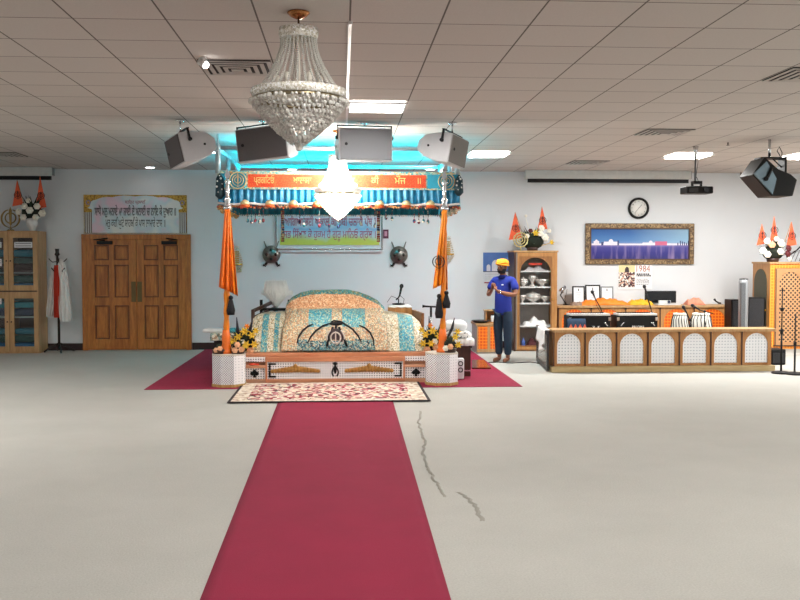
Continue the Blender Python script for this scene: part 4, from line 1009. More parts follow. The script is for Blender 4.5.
# ---- panoramic picture
def panorama():
    x0, x1, z0, z1 = rect(585, 223.5, 693.5, 264.3); cx_ = (x0+x1)/2; cz = (z0+z1)/2; w, h = (x1-x0)/2, (z1-z0)/2
    th = thing('panoramic_picture', 'wide gilt framed picture of white buildings across blue water', 'picture', (cx_, YW, cz))
    f = .095; o = frame_rect(MB(), -w, w, -h, h, f, -.05, 0).done('frame', brocade('carved_gilt', ['#6a5134', '#8d7450', '#4a3826', '#a08660', '#7a6244'], 45, .5, .2, coord='Object'), th, bevel=.012)
    frame_rect(MB(), -w+f-.015, w-f+.015, -h+f-.015, h-f+.015, .02, -.056, -.02).done('inner_trim', plain('trim_dark_gilt', '#5a4026', .4, .4), th)
    t = NT('lake_print'); sp = t.n('ShaderNodeSeparateXYZ'); t.l(t.coord(), sp.inputs[0]); mp = t.n('ShaderNodeMapping'); mp.inputs['Scale'].default_value = (9, 1, 1.2); t.l(t.coord(), mp.inputs[0])
    nz = t.n('ShaderNodeTexNoise', i_Scale=1.0, i_Detail=4.0); t.l(mp.outputs[0], nz.inputs[0])
    r_ = t.n('ShaderNodeMapRange'); r_.inputs[1].default_value = -(h-f); r_.inputs[2].default_value = h-f; t.l(sp.outputs[2], r_.inputs[0])
    cr = t.n('ShaderNodeValToRGB'); e = cr.color_ramp.elements; e[0].position = 0; e[0].color = lin('#25246e'); e[1].position = 1; e[1].color = lin('#285492')
    for p, c in ((.22, '#2f2c80'), (.38, '#46428f'), (.47, '#7d74b0'), (.5, '#7a93c4'), (.6, '#4f7fb8'), (.8, '#3869a8')): n_ = e.new(p); n_.color = lin(c)
    t.l(r_.outputs[0], cr.inputs[0])
    lo = t.math('LESS_THAN', r_.outputs[0], .47); n2 = t.n('ShaderNodeMapRange'); n2.inputs[1].default_value = .5; n2.inputs[2].default_value = .75; t.l(nz.outputs[0], n2.inputs[0])
    n3 = t.n('ShaderNodeMapRange'); n3.inputs[1].default_value = .1*0-.2; n3.inputs[2].default_value = w; n3.inputs[3].default_value = 0; n3.inputs[4].default_value = .45; t.l(sp.outputs[0], n3.inputs[0])
    c1 = t.mix(t.math('MULTIPLY', lo, t.math('MULTIPLY', n2.outputs[0], .35)), cr.outputs[0], lin('#d8b8dc'))
    hi = t.math('GREATER_THAN', r_.outputs[0], .5); t.l(t.mix(t.math('MULTIPLY', hi, n3.outputs[0]), c1, lin('#bfe6ea')), t.b.inputs['Base Color']); t.b.inputs['Roughness'].default_value = .25
    p = MB().box(-w+f, w-f, -.022, -.012, -h+f, h-f).done('print', t.m, th)
    zz = -.02; PW = plain('print_white', '#e9e3ee', .5, var=.12, scale=20); PP = plain('print_pink', '#d0648a', .5); PN = plain('print_navy', '#2a3a72', .5)
    def bld(u0, u1, hh, m_, y=-.0235):
        m = MB(); m.box(u0, u1, y, -.022, zz-.005, zz+hh*.6); m.done('printed_building', m_, p)
    def dome(u, r_, zb, m_, y=-.0235):
        r_ *= .6; zb *= .6
        m = MB(); m.prism([(u+r_*math.cos(a), zz+zb+r_*1.1*math.sin(a)) for a in [PI*k/10 for k in range(11)]]+[(u-r_, zz+zb-.01), (u+r_, zz+zb-.01)], y, -.022); m.done('printed_dome', m_, p)
    L, Rr = -w+f, w-f
    bld(L+.02, Rr-.02, .045, PW); bld(L+.25, L+.52, .10, PW, -.024); dome(L+.38, .07, .1, PW, -.0242); bld(L+.06, L+.16, .12, PW, -.024); dome(L+.11, .04, .12, PW, -.0241)
    bld(.05*w, .3*w, .075, PW, -.0242); bld(.28*w, .50*w, .11, PP, -.0243); dome(.2*w, .06, .07, PW, -.0243); bld(.5*w, .72*w, .05, PW, -.0241)
    for k, u in enumerate((.74, .79, .83, .87, .91, .95)): bld(Rr*u/.97, Rr*u/.97+.02, .07+.06*((k*3) % 4)/3, PN, -.0244)
    bld(L+.2, L+.24, .09, PN, -.0244); bld(L+.5, L+.53, .14, PN, -.0244)
panorama()
# ---- wall calendar by the person
def calendar():
    x0, x1, z0, z1 = rect(483, 252.5, 508, 283.5); cx_ = (x0+x1)/2; cz = (z0+z1)/2; w, h = (x1-x0)/2, (z1-z0)/2
    th = thing('wall_calendar', 'wall calendar with a blue sky picture of a white domed building behind the standing person', 'calendar', (cx_, YW-.004, cz))
    MB().box(-w, w, -.004, .002, -h, h).done('sheet', plain('sheet_white', '#dcdfe4', .6), th)
    p = MB().box(-w, w, -.006, -.004, -h*.25, h).done('picture', plain('cal_sky', '#5276b8', .4, var=.2, scale=4), th)
    PW = plain('cal_white', '#dfe0ea', .5, var=.1)
    for u, r_, hb in ((0, .07, .12), (-.13, .035, .08), (.13, .035, .08)):
        m = MB(); m.prism([(u-r_, -h*.2), (u+r_, -h*.2), (u+r_, -h*.2+hb)]+[(u+r_*math.cos(a), -h*.2+hb+r_*1.2*math.sin(a)) for a in [PI*k/8 for k in range(1, 8)]]+[(u-r_, -h*.2+hb)], -.0075, -.006); m.done('printed_dome', PW, p)
    MB().box(-w, w, -.0076, -.006, -h*.25, -h*.2).done('printed_ground', plain('cal_dark', '#3a3f5a', .6), p)
    MB().box(-w*.9, w*.9, -.006, -.004, -h*.98, -h*.9).done('bottom_band', plain('cal_red', '#9a3440', .6), th)
    for k in range(4): MB().box(-w*.85, w*.85, -.0055, -.004, -h*(.4+.12*k)-.004, -h*(.4+.12*k)).done('date_row', plain('cal_grey', '#9a9aa2', .6), th)
calendar()
def poster84():
    x0, x1, z0, z1 = rect(618, 264.5, 652, 289.3); cx_ = (x0+x1)/2; cz = (z0+z1)/2; w, h = (x1-x0)/2, (z1-z0)/2
    th = thing('memorial_poster', 'white 1984 poster with a crowd picture under the panoramic picture', 'poster', (cx_, YW-.004, cz))
    MB().box(-w, w, -.003, .002, -h, h).done('sheet', plain('poster_white', '#f0eff0', .5, var=.01), th)
    p = MB().box(-w+.01, -w*.02, -.005, -.003, -h*.82, h*.97).done('crowd_picture', brocade('crowd_print', ['#2b1f22', '#e9dfd3', '#6a3a3c', '#c9a08a', '#f2ece4', '#48202a'], 38, .5), th)
    MB().box(-w+.01, -w*.02, -.006, -.005, h*.38, h*.97).done('pale_sky', plain('poster_yellow', '#e0d6a2', .5), p)
    m = MB(); m.prism([(-w*.62, h*.38), (-w*.35, h*.38), (-w*.38, h*.7), (-w*.5, h*.85), (-w*.6, h*.66)], -.0075, -.006); m.done('printed_figure', plain('figure_dark', '#3a2c30', .5), p)
    text('1984', 'lettering', .17, plain('ink_rust', '#b5715f', .6), th, (w*.47, -.0045, h*.64), .001, width=w*.8)
    for k, (a, b) in enumerate(((.22, .03), (.10, .03), (-.18, .012), (-.28, .012), (-.38, .012), (-.48, .012), (-.62, .012))):
        m = MB(); rnd = random.Random(k); u = .08
        while u < (.84 if k < 2 else .74):
            l_ = rnd.uniform(.03, .12); m.box(w*u, w*(u+l_), -.0045, -.003, h*a-b*.5, h*a+b*.5); u += l_+.03
        m.done('print_line', plain('ink_grey_%d' % (k > 1), '#8a868a' if k > 1 else '#4a4446', .6), th)
poster84()
# ---- projector
def projector():
    Y = 13.0; x, z = at(696.5, 190.5, Y)
    th = thing('projector', 'black projector hanging from the ceiling on a thin pole', 'projector', (x, Y, z))
    w = .19; m = MB(); m.box(-w, w, -.14, .14, -.05, .05); m.done('body', BLK, th, bevel=.015)
    MB().box(-w+.03, -.03, -.146, -.14, -.03, .03).done('vent_grille', lattice('vent_l', '#3a3a3c', '#0c0c0e', .012, .4), th)
    m = MB(); m.tube([(.08, -.14, 0), (.08, -.165, 0)], .035, 14); m.done('lens', plain('lens_glass', '#2a2c33', .1), th)
    m = MB(); m.box(-.06, .06, -.06, .06, .09, .13).box(-.14, .14, -.02, .02, .05, .062).box(-.07, -.055, -.03, .03, .05, .1).box(.055, .07, -.03, .03, .05, .1); m.done('mount', BLK, th)
    MB().cyl((-.02, 0, .12), (-.02, 0, CEIL-z-.001), .014).done('pole', plain('pole_grey', '#6a6a6c', .4, .6), th)
    m = MB(); m.tube([(-.02, 0, CEIL-z-.12), (-.02, 0, CEIL-z-.06), (-.02, 0, CEIL-z)], [.02, .024, .04], 10); m.done('pole_sleeve', CHR, th)
    m = MB(); m.tube([(.0, 0, .62), (.02, .01, .4), (-.005, .01, .2), (.05, .02, .1)], .005, 5); m.done('cable', BLK, th)
projector()
# ---- big black loudspeaker right
def black_speaker():
    Y = 12.2; x, z = at(766, 174, Y)
    rot = Matrix.Rotation(R(34), 3, 'Z') @ Matrix.Rotation(R(32), 3, 'Y')
    th = thing('loudspeaker', 'big black loudspeaker with shiny face hanging at the upper right', 'loudspeaker', (x, Y, z))
    a, b = .27, .17
    def P(p): v = Vector((p[0], 0, p[1])); return v
    bpy_rot = Euler((0, 0, R(-42)))
    sp = bpy.data.objects
    # cabinet: hexagonal black end towards the camera, blue-grey grille facing down left
    m = MB(); y0, y1 = -.22, .26
    hexp = [(-.02, -.27), (.19, -.27), (.235, -.20), (.255, -.02), (.17, .10), (-.22, .26), (-.33, .19)]
    hexp = [(p[0], p[1]) for p in hexp]
    L_ = [(X(763, Y)-x, Z(197, Y, 763)-z), (X(784, Y)-x, Z(197, Y, 784)-z), (X(788, Y)-x, Z(181, Y, 788)-z), (X(782, Y)-x, Z(173.5, Y)-z), (X(769, Y)-x, Z(168, Y)-z), (X(756, Y)-x, Z(156, Y)-z), (X(744, Y)-x, Z(174, Y)-z)]
    m.prism(L_[:], -.2, .22); cb = m.done('cabinet', BLK, th, bevel=.012)
    A = Vector((L_[0][0], 0, L_[0][1])); B = Vector((L_[6][0], 0, L_[6][1])); C = Vector((X(767, Y)-x, 0, Z(178, Y)-z))
    m = MB(); m.prism([(B.x+.005, B.z+.01), (X(757, Y)-x, Z(160.5, Y)-z), (C.x, C.z), (A.x+.005, A.z+.02)], -.225, -.2)
    m.done('grille', plain('blue_grey_grille', '#7f95a2', .25, .5, var=.1), th, bevel=.004)
    m = MB(); kx, kz = X(756, Y)-x, Z(178.5, Y)-z; m.tube([(kx, -.225, kz), (kx, -.25, kz)], .028, 12); m.tube([(kx+.02, -.24, kz+.02), (kx+.08, -.24, kz+.16)], .022, 8); m.done('knob', BLK, th)
    zt = Z(156, Y)-z; m = MB(); xa_, xb_ = X(755, Y)-x, X(781, Y)-x
    m.box(xa_, xb_, -.1, .1, zt-.01, zt+.01).box(xb_-.03, xb_, -.1, .1, Z(173, Y)-z, zt); m.tube([(X(770, Y)-x, 0, zt), (xb_-.02, 0, zt-.12)], .008, 6); m.done('bracket', BLK, th)
    xp = X(767, Y)-x; MB().cyl((xp, 0, zt+.005), (xp, 0, CEIL-z-.001), .018).done('ceiling_pole', CHR, th)
    m = MB(); m.tube([(xb_-.03, 0, zt), (xb_-.02, 0, zt+.08), (xb_-.06, 0, zt+.155), (xb_-.09, 0, zt+.10), (xb_-.05, 0, zt+.04), (xb_-.03, 0, zt)], .006, 6); m.done('cable', BLK, th)
black_speaker()
# ================================================================ LEFT CABINET
def left_cabinet():
    Y = 16.42; x1 = X(38.3, Y); dw = X(37, Y)-X(9, Y); x0 = x1-2*dw-.04; H = Z(231.5, Y); zm = Z(290.5, Y)
    th = thing('glass_door_cabinet', 'tall pale oak cabinet with glass doors full of folded teal cloths at the left edge', 'cabinet', ((x0+x1)/2, Y, 0)); W = (x1-x0)/2; D = WALL-Y-.04
    MB().box(-W, -W+.025, .02, D, 0, H-.025).done('side_panel', OAK, th); MB().box(W-.025, W, .02, D, 0, H-.025).done('side_panel', OAK, th)
    MB().box(-W+.025, W-.025, D-.02, D, 0, H-.025).done('back_panel', DKW, th); MB().box(-W, W, .02, D, H-.025, H).done('top_panel', OAK, th); MB().box(-W+.025, W-.025, .02, D-.02, 0, .06).done('bottom_panel', OAK, th)
    MB().box(-W+.025, W-.025, .02, D-.02, zm-.02, zm+.02).done('middle_shelf', DKW, th); MB().box(-.012, .012, .03, D-.02, .06, H-.025).done('divider', OAK, th)
    for z in (Z(272.5, Y), .62): MB().box(-W+.025, W-.025, .06, D-.02, z-.012, z+.012).done('shelf', plain('glass_shelf', '#8fa0a0', .3), th)
    for i in (0, 1):
        a = -W+.004+i*W; b = a+W-.008
        for z0, z1 in ((zm+.012, H-.01), (.03, zm-.012)):
            m = MB(); m.ringplate([(a, z0), (b, z0), (b, z1), (a, z1)], [(a+.075, z0+.09), (b-.075, z0+.09), (b-.075, z1-.11), (a+.075, z1-.11)], 0, .02)
            d = m.done('door', OAK, th, bevel=.002)
            MB().box(a+.075, b-.075, .012, .015, z0+.09, z1-.11).done('glass_pane', GLASS, d)
            kx = (b-.03) if i == 0 else (a+.03); MB().ball((kx, -.012, (z0+z1)/2), .014, 10, 8).done('knob', DKW, d)
    # labels on the panes
    def lab(xa, xb, za, zb, w_=1):
        l = MB().box(xa, xb, .008, .0115, za, zb).done('paper_label', plain('label_white', '#d9d9dc', .5, var=.01), th)
        for k in range(3): MB().box(xa+.02, xb-.02-.04*(k == 2), .0072, .008, zb-.03-k*.04, zb-.02-k*.04).done('printed_line', BLK, l)
    lab(.10, .40, Z(248, Y), Z(242.5, Y)); lab(-.42, -.115, Z(248, Y), Z(242.5, Y)); lab(-.40, -.115, Z(266, Y), Z(259, Y)); lab(-.42, -.13, Z(303, Y), Z(296.5, Y))
    # stacks of folded cloth
    cols = [('teal', '#1a6578'), ('blue', '#1c5f8a'), ('dark green', '#14423f'), ('turquoise', '#1a7a86'), ('dark brown', '#33201e'), ('navy', '#16304a')]
    lv = [(.06, ['blue', 'dark green', 'teal']), (.632, ['navy', 'turquoise', 'dark green', ]), (zm+.02, ['blue', 'dark green', 'dark brown']), (Z(272.5, Y)+.012, ['dark brown', 'dark green', 'teal'])]
    names = ['bottom', 'lower middle', 'upper middle', 'top']; C_ = dict(cols)
    for side, sx in (('right', .5), ('left', -.5)):
        for li, (zb, L) in enumerate(lv):
            z = zb+.004
            for k, c in enumerate(L):
                hh = .115+.02*((k+li) % 2); m = MB(); rows = []
                for i in range(5):
                    v = i/4; rows.append([((-.20+.40*u/10), .10+.0*v, z*0+hh*v+.012*math.sin(u*.9+k)*v*(1-v)*4) for u in range(11)])
                m.bx((0, .18, hh/2), (.42-.02*k, .24, hh-.012)); 
                o = m.done('folded_cloth', plain(c.replace(' ', '_')+'_cloth', C_[c], .85, var=.25), bevel=.035)
                tag(o, '%s folded cloth, %s on the %s shelf, %s door' % (c, ['lowest', 'middle one', 'uppermost'][k], names[li], side), 'folded cloth', 'folded cloths in the left cabinet', loc=((x0+x1)/2+sx*W, Y, z)); z += hh
    return x0, x1, Y, H
CAB = left_cabinet()
# ---- bouquets
def blossom(m, c, r, d=(0, -1, 0), kind='round'):
    c = Vector(c); D_ = Vector(d).normalized(); q = D_.to_track_quat('Z', 'Y'); 
    if kind == 'round':
        m.ball(c, r*.55, 8, 6)
        for k in range(6): a = PI/3*k; m.ball(c+q @ Vector((r*.55*math.cos(a), r*.55*math.sin(a), -.1*r)), (r*.5, r*.5, r*.35), 6, 5, rot=q.to_euler())
    else:
        for k in range(6):
            a = PI/3*k; p = q @ Vector((math.cos(a)*r, math.sin(a)*r, r*.6)); m.tube([c, c+p*.55, c+p*1.15], [r*.12, r*.32, r*.05], 5)
        m.ball(c, r*.2, 6, 5)
def leaves(m, c, n, rad, h, rnd, w=.02):
    for k in range(n):
        a = rnd.uniform(0, 2*PI); r = rnd.uniform(.3, 1)*rad; e = Vector((r*math.cos(a), r*.7*math.sin(a), rnd.uniform(.15, 1)*h)); p0 = Vector(c)
        mid = p0+e*.5+Vector((0, 0, .04)); side = Vector((-math.sin(a), math.cos(a), 0))*w
        A, B, C_, D_ = m.v(p0), m.v(mid+side), m.v(p0+e), m.v(mid-side+Vector((0, 0, .006))); m.face([A, B, C_, D_], True)
def arrangement(loc, label, rx, h, blooms, flags, vase, seed=1, nl=70, extra=None):
    th = thing('flower_arrangement', label, 'flower arrangement', loc); rnd = random.Random(seed); vh = .0
    if vase: vh = vase[0]; MB().lathe(vase[1], n=20).done('vase', vase[2], th)
    else: vh = .05; MB().lathe([(.06, 0), (.08, .0), (.09, .05), (.05, .06)], n=16).done('pot', DKW, th)
    m = MB(); leaves(m, (0, 0, vh-.01), nl, rx, h*.85, rnd, .022); f = m.done('foliage', GREEN, th, solid=.002); f['kind'] = 'stuff'
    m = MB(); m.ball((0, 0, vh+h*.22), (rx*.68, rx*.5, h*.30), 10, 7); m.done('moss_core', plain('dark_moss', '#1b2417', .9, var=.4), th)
    for (u, v, r, mt, kd) in blooms:
        m = MB(); m.tube([(0, 0, vh), (u*.6, -.03, v*.7), (u, -.05, v)], .004, 4); blossom(m, (u, -.06-rx*.25*(1-abs(u)/rx*.7), v), r, (u*1.5, -1, .3), kd); m.done('flower', mt, th)
    for (u, v, hh, w_, ln, mt) in flags:
        m = MB(); m.tube([(u*.4, 0, vh), (u+ln, -.02, v+hh)], .005, 5); fl_ = m.done('flag_stick', WD, th)
        m = MB(); P = [(u+ln, v+hh), (u+ln-w_*.36, v-.06), (u+ln+w_*.42, v-.03)]; m.prism(P, -.026, -.020); pf = m.done('pennant', mt, fl_)
        m = MB(); khanda(m, u+ln+w_*.05, v+hh*.32, .09*min(1.2, hh/.2), -.03, .003); m.done('printed_khanda', BKC, pf)
    if extra: extra(th)
    if flags: th.scale = (1.18, 1.1, 1.18)
    return th
RFL = plain('pennant_orange', '#ee6136', .6, var=.12, scale=10)
Yc = 16.60; cxl = X(33.5, Yc)
arrangement((cxl, Yc, CAB[3]), 'white vase of white flowers with two orange pennants on the left cabinet', .22, .42,
    [(-.17, .28, .05, WFL, 'round'), (-.08, .36, .05, WFL, 'round'), (.0, .30, .055, WFL, 'round'), (.1, .36, .05, WFL, 'round'), (.17, .26, .055, WFL, 'round'), (-.1, .2, .05, WFL, 'round'), (.08, .2, .05, WFL, 'round'), (-.02, .44, .04, WFL, 'round')],
    [(-.14, .42, .32, .2, -.06, RFL), (.13, .38, .42, .2, -.0, RFL)], (.19, [(.04, 0), (.045, .01), (.04, .03), (.075, .08), (.085, .13), (.07, .185), (.06, .19)], plain('white_china', '#e6e4e0', .2)), seed=2)
def khanda_stand(px, py, Y, s, base, mat_, label, cat='emblem'):
    x, z = at(px, py, Y); th = thing('khanda_emblem', label, cat, (x, Y, base)); m = MB(); khanda(m, 0, z-base, s, 0, .01); m.done('emblem', mat_, th)
    m = MB(); m.cyl((0, 0, .01), (0, 0, z-base-.5*s), .012); m.lathe([(0, 0), (.07, 0), (.06, .02), (0, .025)], n=16); m.done('stand', mat_, th)
khanda_stand(10.5, 219, 16.60, .33, CAB[3], plain('bronze', '#8c7443', .35, .8), 'bronze khanda emblem on a small stand on top of the left cabinet')
# ================================================================ COAT STAND
def coat_stand():
    Y = 16.55; x = X(58.5, Y); th = thing('coat_stand', 'dark wooden coat stand between the left cabinet and the double door', 'coat stand', (x, Y, 0)); dk = plain('espresso', '#241713', .4, var=.3); H = Z(249, Y)
    MB().tube([(0, 0, .1), (0, 0, H*.7), (-.01, 0, H-.08)], .022, 10).done('pole', dk, th); MB().lathe([(.03, H-.12), (.045, H-.1), (.03, H-.06), (.035, H-.01), (.04, H)], c=(-.01, 0, 0), n=14).done('finial', dk, th)
    for k in range(4):
        a = PI/2*k+.4; MB().tube([(0, 0, .16), (.14*math.cos(a), .14*math.sin(a), .10), (.25*math.cos(a), .25*math.sin(a), .02)], [.02, .018, .016], 8).done('foot', dk, th)
        for q, zz in ((0, H-.22), (.7, H-.38)):
            b = a+q; MB().tube([(0, 0, zz), (.09*math.cos(b), .09*math.sin(b), zz-.01), (.15*math.cos(b), .15*math.sin(b), zz+.05)], .009, 6).done('hook', dk, th)
    def hang(nm, P, mt, label, cat, dy=-.05):
        """P: rows of (z, left, right) relative to the pole"""
        rows = []
        for i, (z, a, b) in enumerate(P):
            row = []
            for j in range(29):
                u = j/28; amp = .012+.03*i/len(P)
                row.append((a+(b-a)*u, dy-.07*math.sin(PI*u)*(i/len(P))+amp*math.sin(u*PI*7+i*.2), z))
            for j in range(28, -1, -1):
                u = j/28; row.append((a+(b-a)*u, .01+.05*math.sin(PI*u)*(i/len(P)), z))
            rows.append(row)
        m = MB(); m.grid(rows, closed=True); return tag(m.done(nm, mt), label, cat, loc=(x, Y, 0))
    z = lambda q: Z(q, Y)
    hang('white_robe', [(z(259), .03, .07), (z(266), .0, .13), (z(280), -.03, .17), (z(300), -.02, .2), (z(314), .0, .22), (z(320), .03, .2)], WCL, 'white robe hanging on the right side of the coat stand', 'robe', -.04)
    hang('white_shawl', [(z(268), -.07, -.01), (z(280), -.13, .0), (z(295), -.17, -.0), (z(308), -.2, -.02), (z(315), -.2, -.06)], plain('pale_shawl', '#dcd6d2', .8), 'pale shawl hanging on the left side of the coat stand', 'shawl', -.055)
    hang('red_scarf', [(z(265), -.04, .02), (z(280), -.05, .035), (z(300), -.055, .035), (z(316), -.05, .02)], plain('sash_red', '#cf3a22', .7), 'bright red scarf hanging between the white garments', 'scarf', -.09)
coat_stand()
# ================================================================ DISPLAY CABINET
def display():
    Y = 16.30; x0, x1 = X(514, Y), X(557, Y); H = Z(250.5, Y); W = (x1-x0)/2; D = WALL-Y-.06
    th = thing('display_cabinet', 'tall honey wood display cabinet with arched glass door behind the standing person', 'cabinet', ((x0+x1)/2, Y, 0)); cx_ = (x0+x1)/2
    def part(nm, a, b, c, d, e, f, m_): return MB().box(a, b, c, d, e, f).done(nm, m_, th)
    part('side_panel', -W, -W+.02, .0, D, 0, H-.03, DKW); part('side_panel', W-.02, W, .0, D, 0, H-.03, WD); part('back_panel', -W+.02, W-.02, D-.015, D, 0, H-.03, plain('cab_back', '#e6e3df', .6)); part('bottom_panel', -W+.02, W-.02, .02, D-.015, 0, .07, WD)
    MB().box(-W-.02, W+.015, -.03, D, H-.03, H).done('top_board', OAK, th, bevel=.004)
    a0, a1 = X(519.5, Y)-cx_, X(550.5, Y)-cx_; zt, zb = Z(257.5, Y), .1
    m = MB(); m.archframe(X(517, Y)-cx_, W-.005, .03, H-.035, a0, a1, zb, zt, -.02, 0); d = m.done('door', WD, th)
    MB().box(a0-.01, a1+.01, -.008, -.005, zb-.01, zt-.02).done('glass_pane', GLASS, d); MB().ball((a1+.035, -.03, Z(300, Y)), .014, 10, 8).done('knob', GLD, d)
    m = MB(); m.archframe(a0-.02, a1+.02, zb-.02, zt+.02, a0, a1, zb, zt, -.026, -.02); m.done('door_trim', wood('trim_wood', '#9a6a3c', '#7a4e28'), d)
    part('side_strip', -W, -W+.03, -.015, 0, 0, H-.03, DKW); part('side_strip', -W+.032, X(517, Y)-cx_-.002, -.012, 0, .03, H-.03, plain('strip_grey', '#8c847c', .5))
    SHW = plain('shelf_white', '#dedede', .4); S_ = []
    for q in (271.5, 287.5, 304, 327): z = Z(q, Y); part('shelf', -W+.022, W-.022, .01, D-.02, z-.012, z+.01, SHW); S_.append(z+.01)
    SIL = plain('silverware', '#d4cfc8', .3, .45, var=.25, scale=25)
    def bowl(x, z, r, h, lid, label, y=.15):
        o = thing('silver_bowl', label, 'bowl', (cx_+x, Y+y, z+.001)); MB().lathe([(r*.4, 0), (r*.5, .008), (r*.25, .02), (r*.9, h*.6), (r, h), (r*.93, h)], n=24).done('body', SIL, o)
        if lid: MB().lathe([(r*1.02, h), (r*.8, h*1.3), (r*.3, h*1.5), (.012, h*1.55), (.02, h*1.75), (0, h*1.9)], n=24).done('lid', SIL, o)
    bowl(-.02, S_[2], .15, .12, True, 'wide silver lidded bowl on the middle shelf of the display cabinet'); bowl(.2, S_[2], .09, .12, False, 'open silver bowl right of the lidded bowl on the middle shelf')
    bowl(-.21, S_[2], .08, .14, False, 'tall silver cup left of the lidded bowl on the middle shelf'); bowl(-.19, S_[1], .09, .1, True, 'small silver lidded pot on the second shelf, left'); bowl(.15, S_[1], .12, .13, False, 'round silver bowl on the second shelf, right')
    m = MB(); rnd = random.Random(4)
    m.lathe([(.05, 0), (.06, .01), (.02, .05), (.04, .1), (.08, .16), (.05, .2), (.02, .2)], n=16); m.tube([(.04, 0, .1), (.1, 0, .14), (.1, 0, .2), (.05, 0, .19)], .008, 6)
    tag(m.done('silver_jug', SIL), 'silver jug with a handle in the middle of the second shelf', 'jug', loc=(cx_-.03, Y+.15, S_[1]+.001))
    def pile(nm, x, z, w, h, mt, label, seed, cat='cloth', y=.16):
        rnd = random.Random(seed); N = 14; P = []
        for i in range(N+1):
            row = []
            for j in range(N+1):
                u, v = j/N*2-1, i/N*2-1; e = max(0, 1-max(abs(u), abs(v))**3)
                row.append((w*u+rnd.uniform(-1, 1)*.006, .11*v, h*e*(.6+.25*math.sin(u*7+seed)+.2*math.sin(v*6+u*9))))
            P.append(row)
        m = MB(); m.grid(P); m.box(-w, w, -.11, .11, 0, .004); return tag(m.done(nm, mt), label, cat, loc=(cx_+x, Y+y, z+.001))
    pile('white_cloth_pile', .02, S_[3], .21, .16, WCL, 'crumpled pile of white cloth on the lowest white shelf of the display cabinet', 2)
    pile('maroon_cloth_pile', .04, .071, .18, .17, plain('maroon_cloth', '#4f161c', .8, var=.4), 'dark red cloth heap at the bottom of the display cabinet', 5)
    pile('grey_cloth_pile', .02, S_[0], .21, .09, plain('grey_lace', '#b5b1b2', .8, var=.3, scale=40), 'grey lace cloth on the top shelf of the display cabinet', 6)
    tag(MB().box(-.12, .12, -.04, .04, 0, .04).done('red_box', plain('red_box', '#e0432c', .5), bevel=.004), 'flat red box lying on the grey lace at the top of the display cabinet', 'box', loc=(cx_+.02, Y+.15, S_[0]+.10))
    tag(MB().lathe([(.03, 0), (.035, .01), (.035, .1), (.012, .12), (.012, .15), (0, .15)], n=12).done('blue_bottle', plain('blue_label', '#3a5fae', .4)), 'small blue and white bottle at the bottom left inside the display cabinet', 'bottle', loc=(cx_-.19, Y+.12, .072))
    return cx_, Y, H
DC = display()
def wheel(th):
    m = MB(); c = (-.2, -.12, .16)
    for r in (.105, .065, .03): m.tube([(c[0]+r*math.cos(a), c[1], c[2]+r*math.sin(a)) for a in [PI*k/10 for k in range(21)]], .010, 6)
    for k in range(12): a = PI/6*k; m.ball((c[0]+.105*math.cos(a), c[1], c[2]+.105*math.sin(a)), .016, 6, 5)
    m.tube([(c[0], c[1], .0), (c[0], c[1], .07)], .012, 6); m.done('gold_wheel', plain('pale_gold_m', '#cfc08a', .35, .6), th)
arrangement((X(532, 16.55), 16.55, DC[2]), 'flower arrangement with two orange pennants and gold wheel on the display cabinet', .26, .40,
    [(.02, .26, .05, YFL, 'lily'), (.1, .26, .05, WFL, 'round'), (.18, .2, .06, WFL, 'round'), (.12, .34, .05, WFL, 'round'), (.24, .3, .035, WFL, 'round'), (-.05, .3, .035, DRF, 'round'), (.27, .12, .04, YFL, 'lily'), (-.1, .22, .04, WFL, 'round'), (-.12, .52, .022, WFL, 'round')],
    [(-.2, .22, .36, .26, -.07, RFL), (.12, .36, .3, .2, .02, RFL)], None, seed=5, nl=90, extra=wheel)
# ================================================================ LOW PANELLED CABINET ROWS
WLAT = lattice('white_lattice', '#f1f3f6', '#8794a6', .044, .70)
def unit_row(n, pxs, Y, z0, z1, D, lat, nm, labf, cat, grp, knob=False):
    xs = [X(p, Y) for p in pxs]
    for i in range(n):
        a, b = xs[i]+.006, xs[i+1]-.006; cx_ = (a+b)/2; W = (b-a)/2
        th = thing(nm, labf(i), cat, (cx_, Y, z0), group=grp); H = z1-z0
        MB().box(-W, W, .022, D, 0, H).done('body', WD, th)
        q = .115*W*2; m = MB(); m.archframe(-W, W, 0, H, -W+q, W-q, .035, H-.022, -.0, .02, 14); m.done('arched_frame', WD, th)
        m = MB(); rr = W-q; zc = H-.022-rr; m.prism([(-rr-.003, .032), (rr+.003, .032)]+[((rr+.003)*math.cos(t_), zc+(rr+.003)*math.sin(t_)) for t_ in [PI*k/14 for k in range(15)]], .012, .0215); m.done('lattice_panel', lat, th)
        m = MB(); m.box(-W-.005, -W+.012, -.003, .0, 0, H); m.done('dark_edge', DKW, th)
    return xs
YF = 13.2
zt = Z(331, YF)
pl = [553.5, 585, 616.5, 648, 679.5, 711, 742, 772.5]
xs = unit_row(7, pl, YF, .085, zt-.03, .3, WLAT, 'arched_panel_cabinet', lambda i: '%s of the seven low cabinets with white lattice arches facing the hall' % ORD[i], 'cabinet', 'low white lattice cabinets of the musicians stage')
tag(MB().box(xs[0]-.012, xs[-1]+.05, YF-.05, YF+.34, zt-.03, zt+.01).done('counter_top', OAK, bevel=.006), 'long pale wooden top running over the seven white lattice cabinets', 'counter top')
tag(MB().box(xs[0]-.03, xs[-1]+.03, YF-.06, YF+.32, 0, .083).done('plinth', wood('plinth_wood', '#cdb78a', '#b89c6a', .5, (.12, 1, 1)), bevel=.008), 'pale wooden plinth under the seven white lattice cabinets', 'plinth')
ZCT = zt+.01
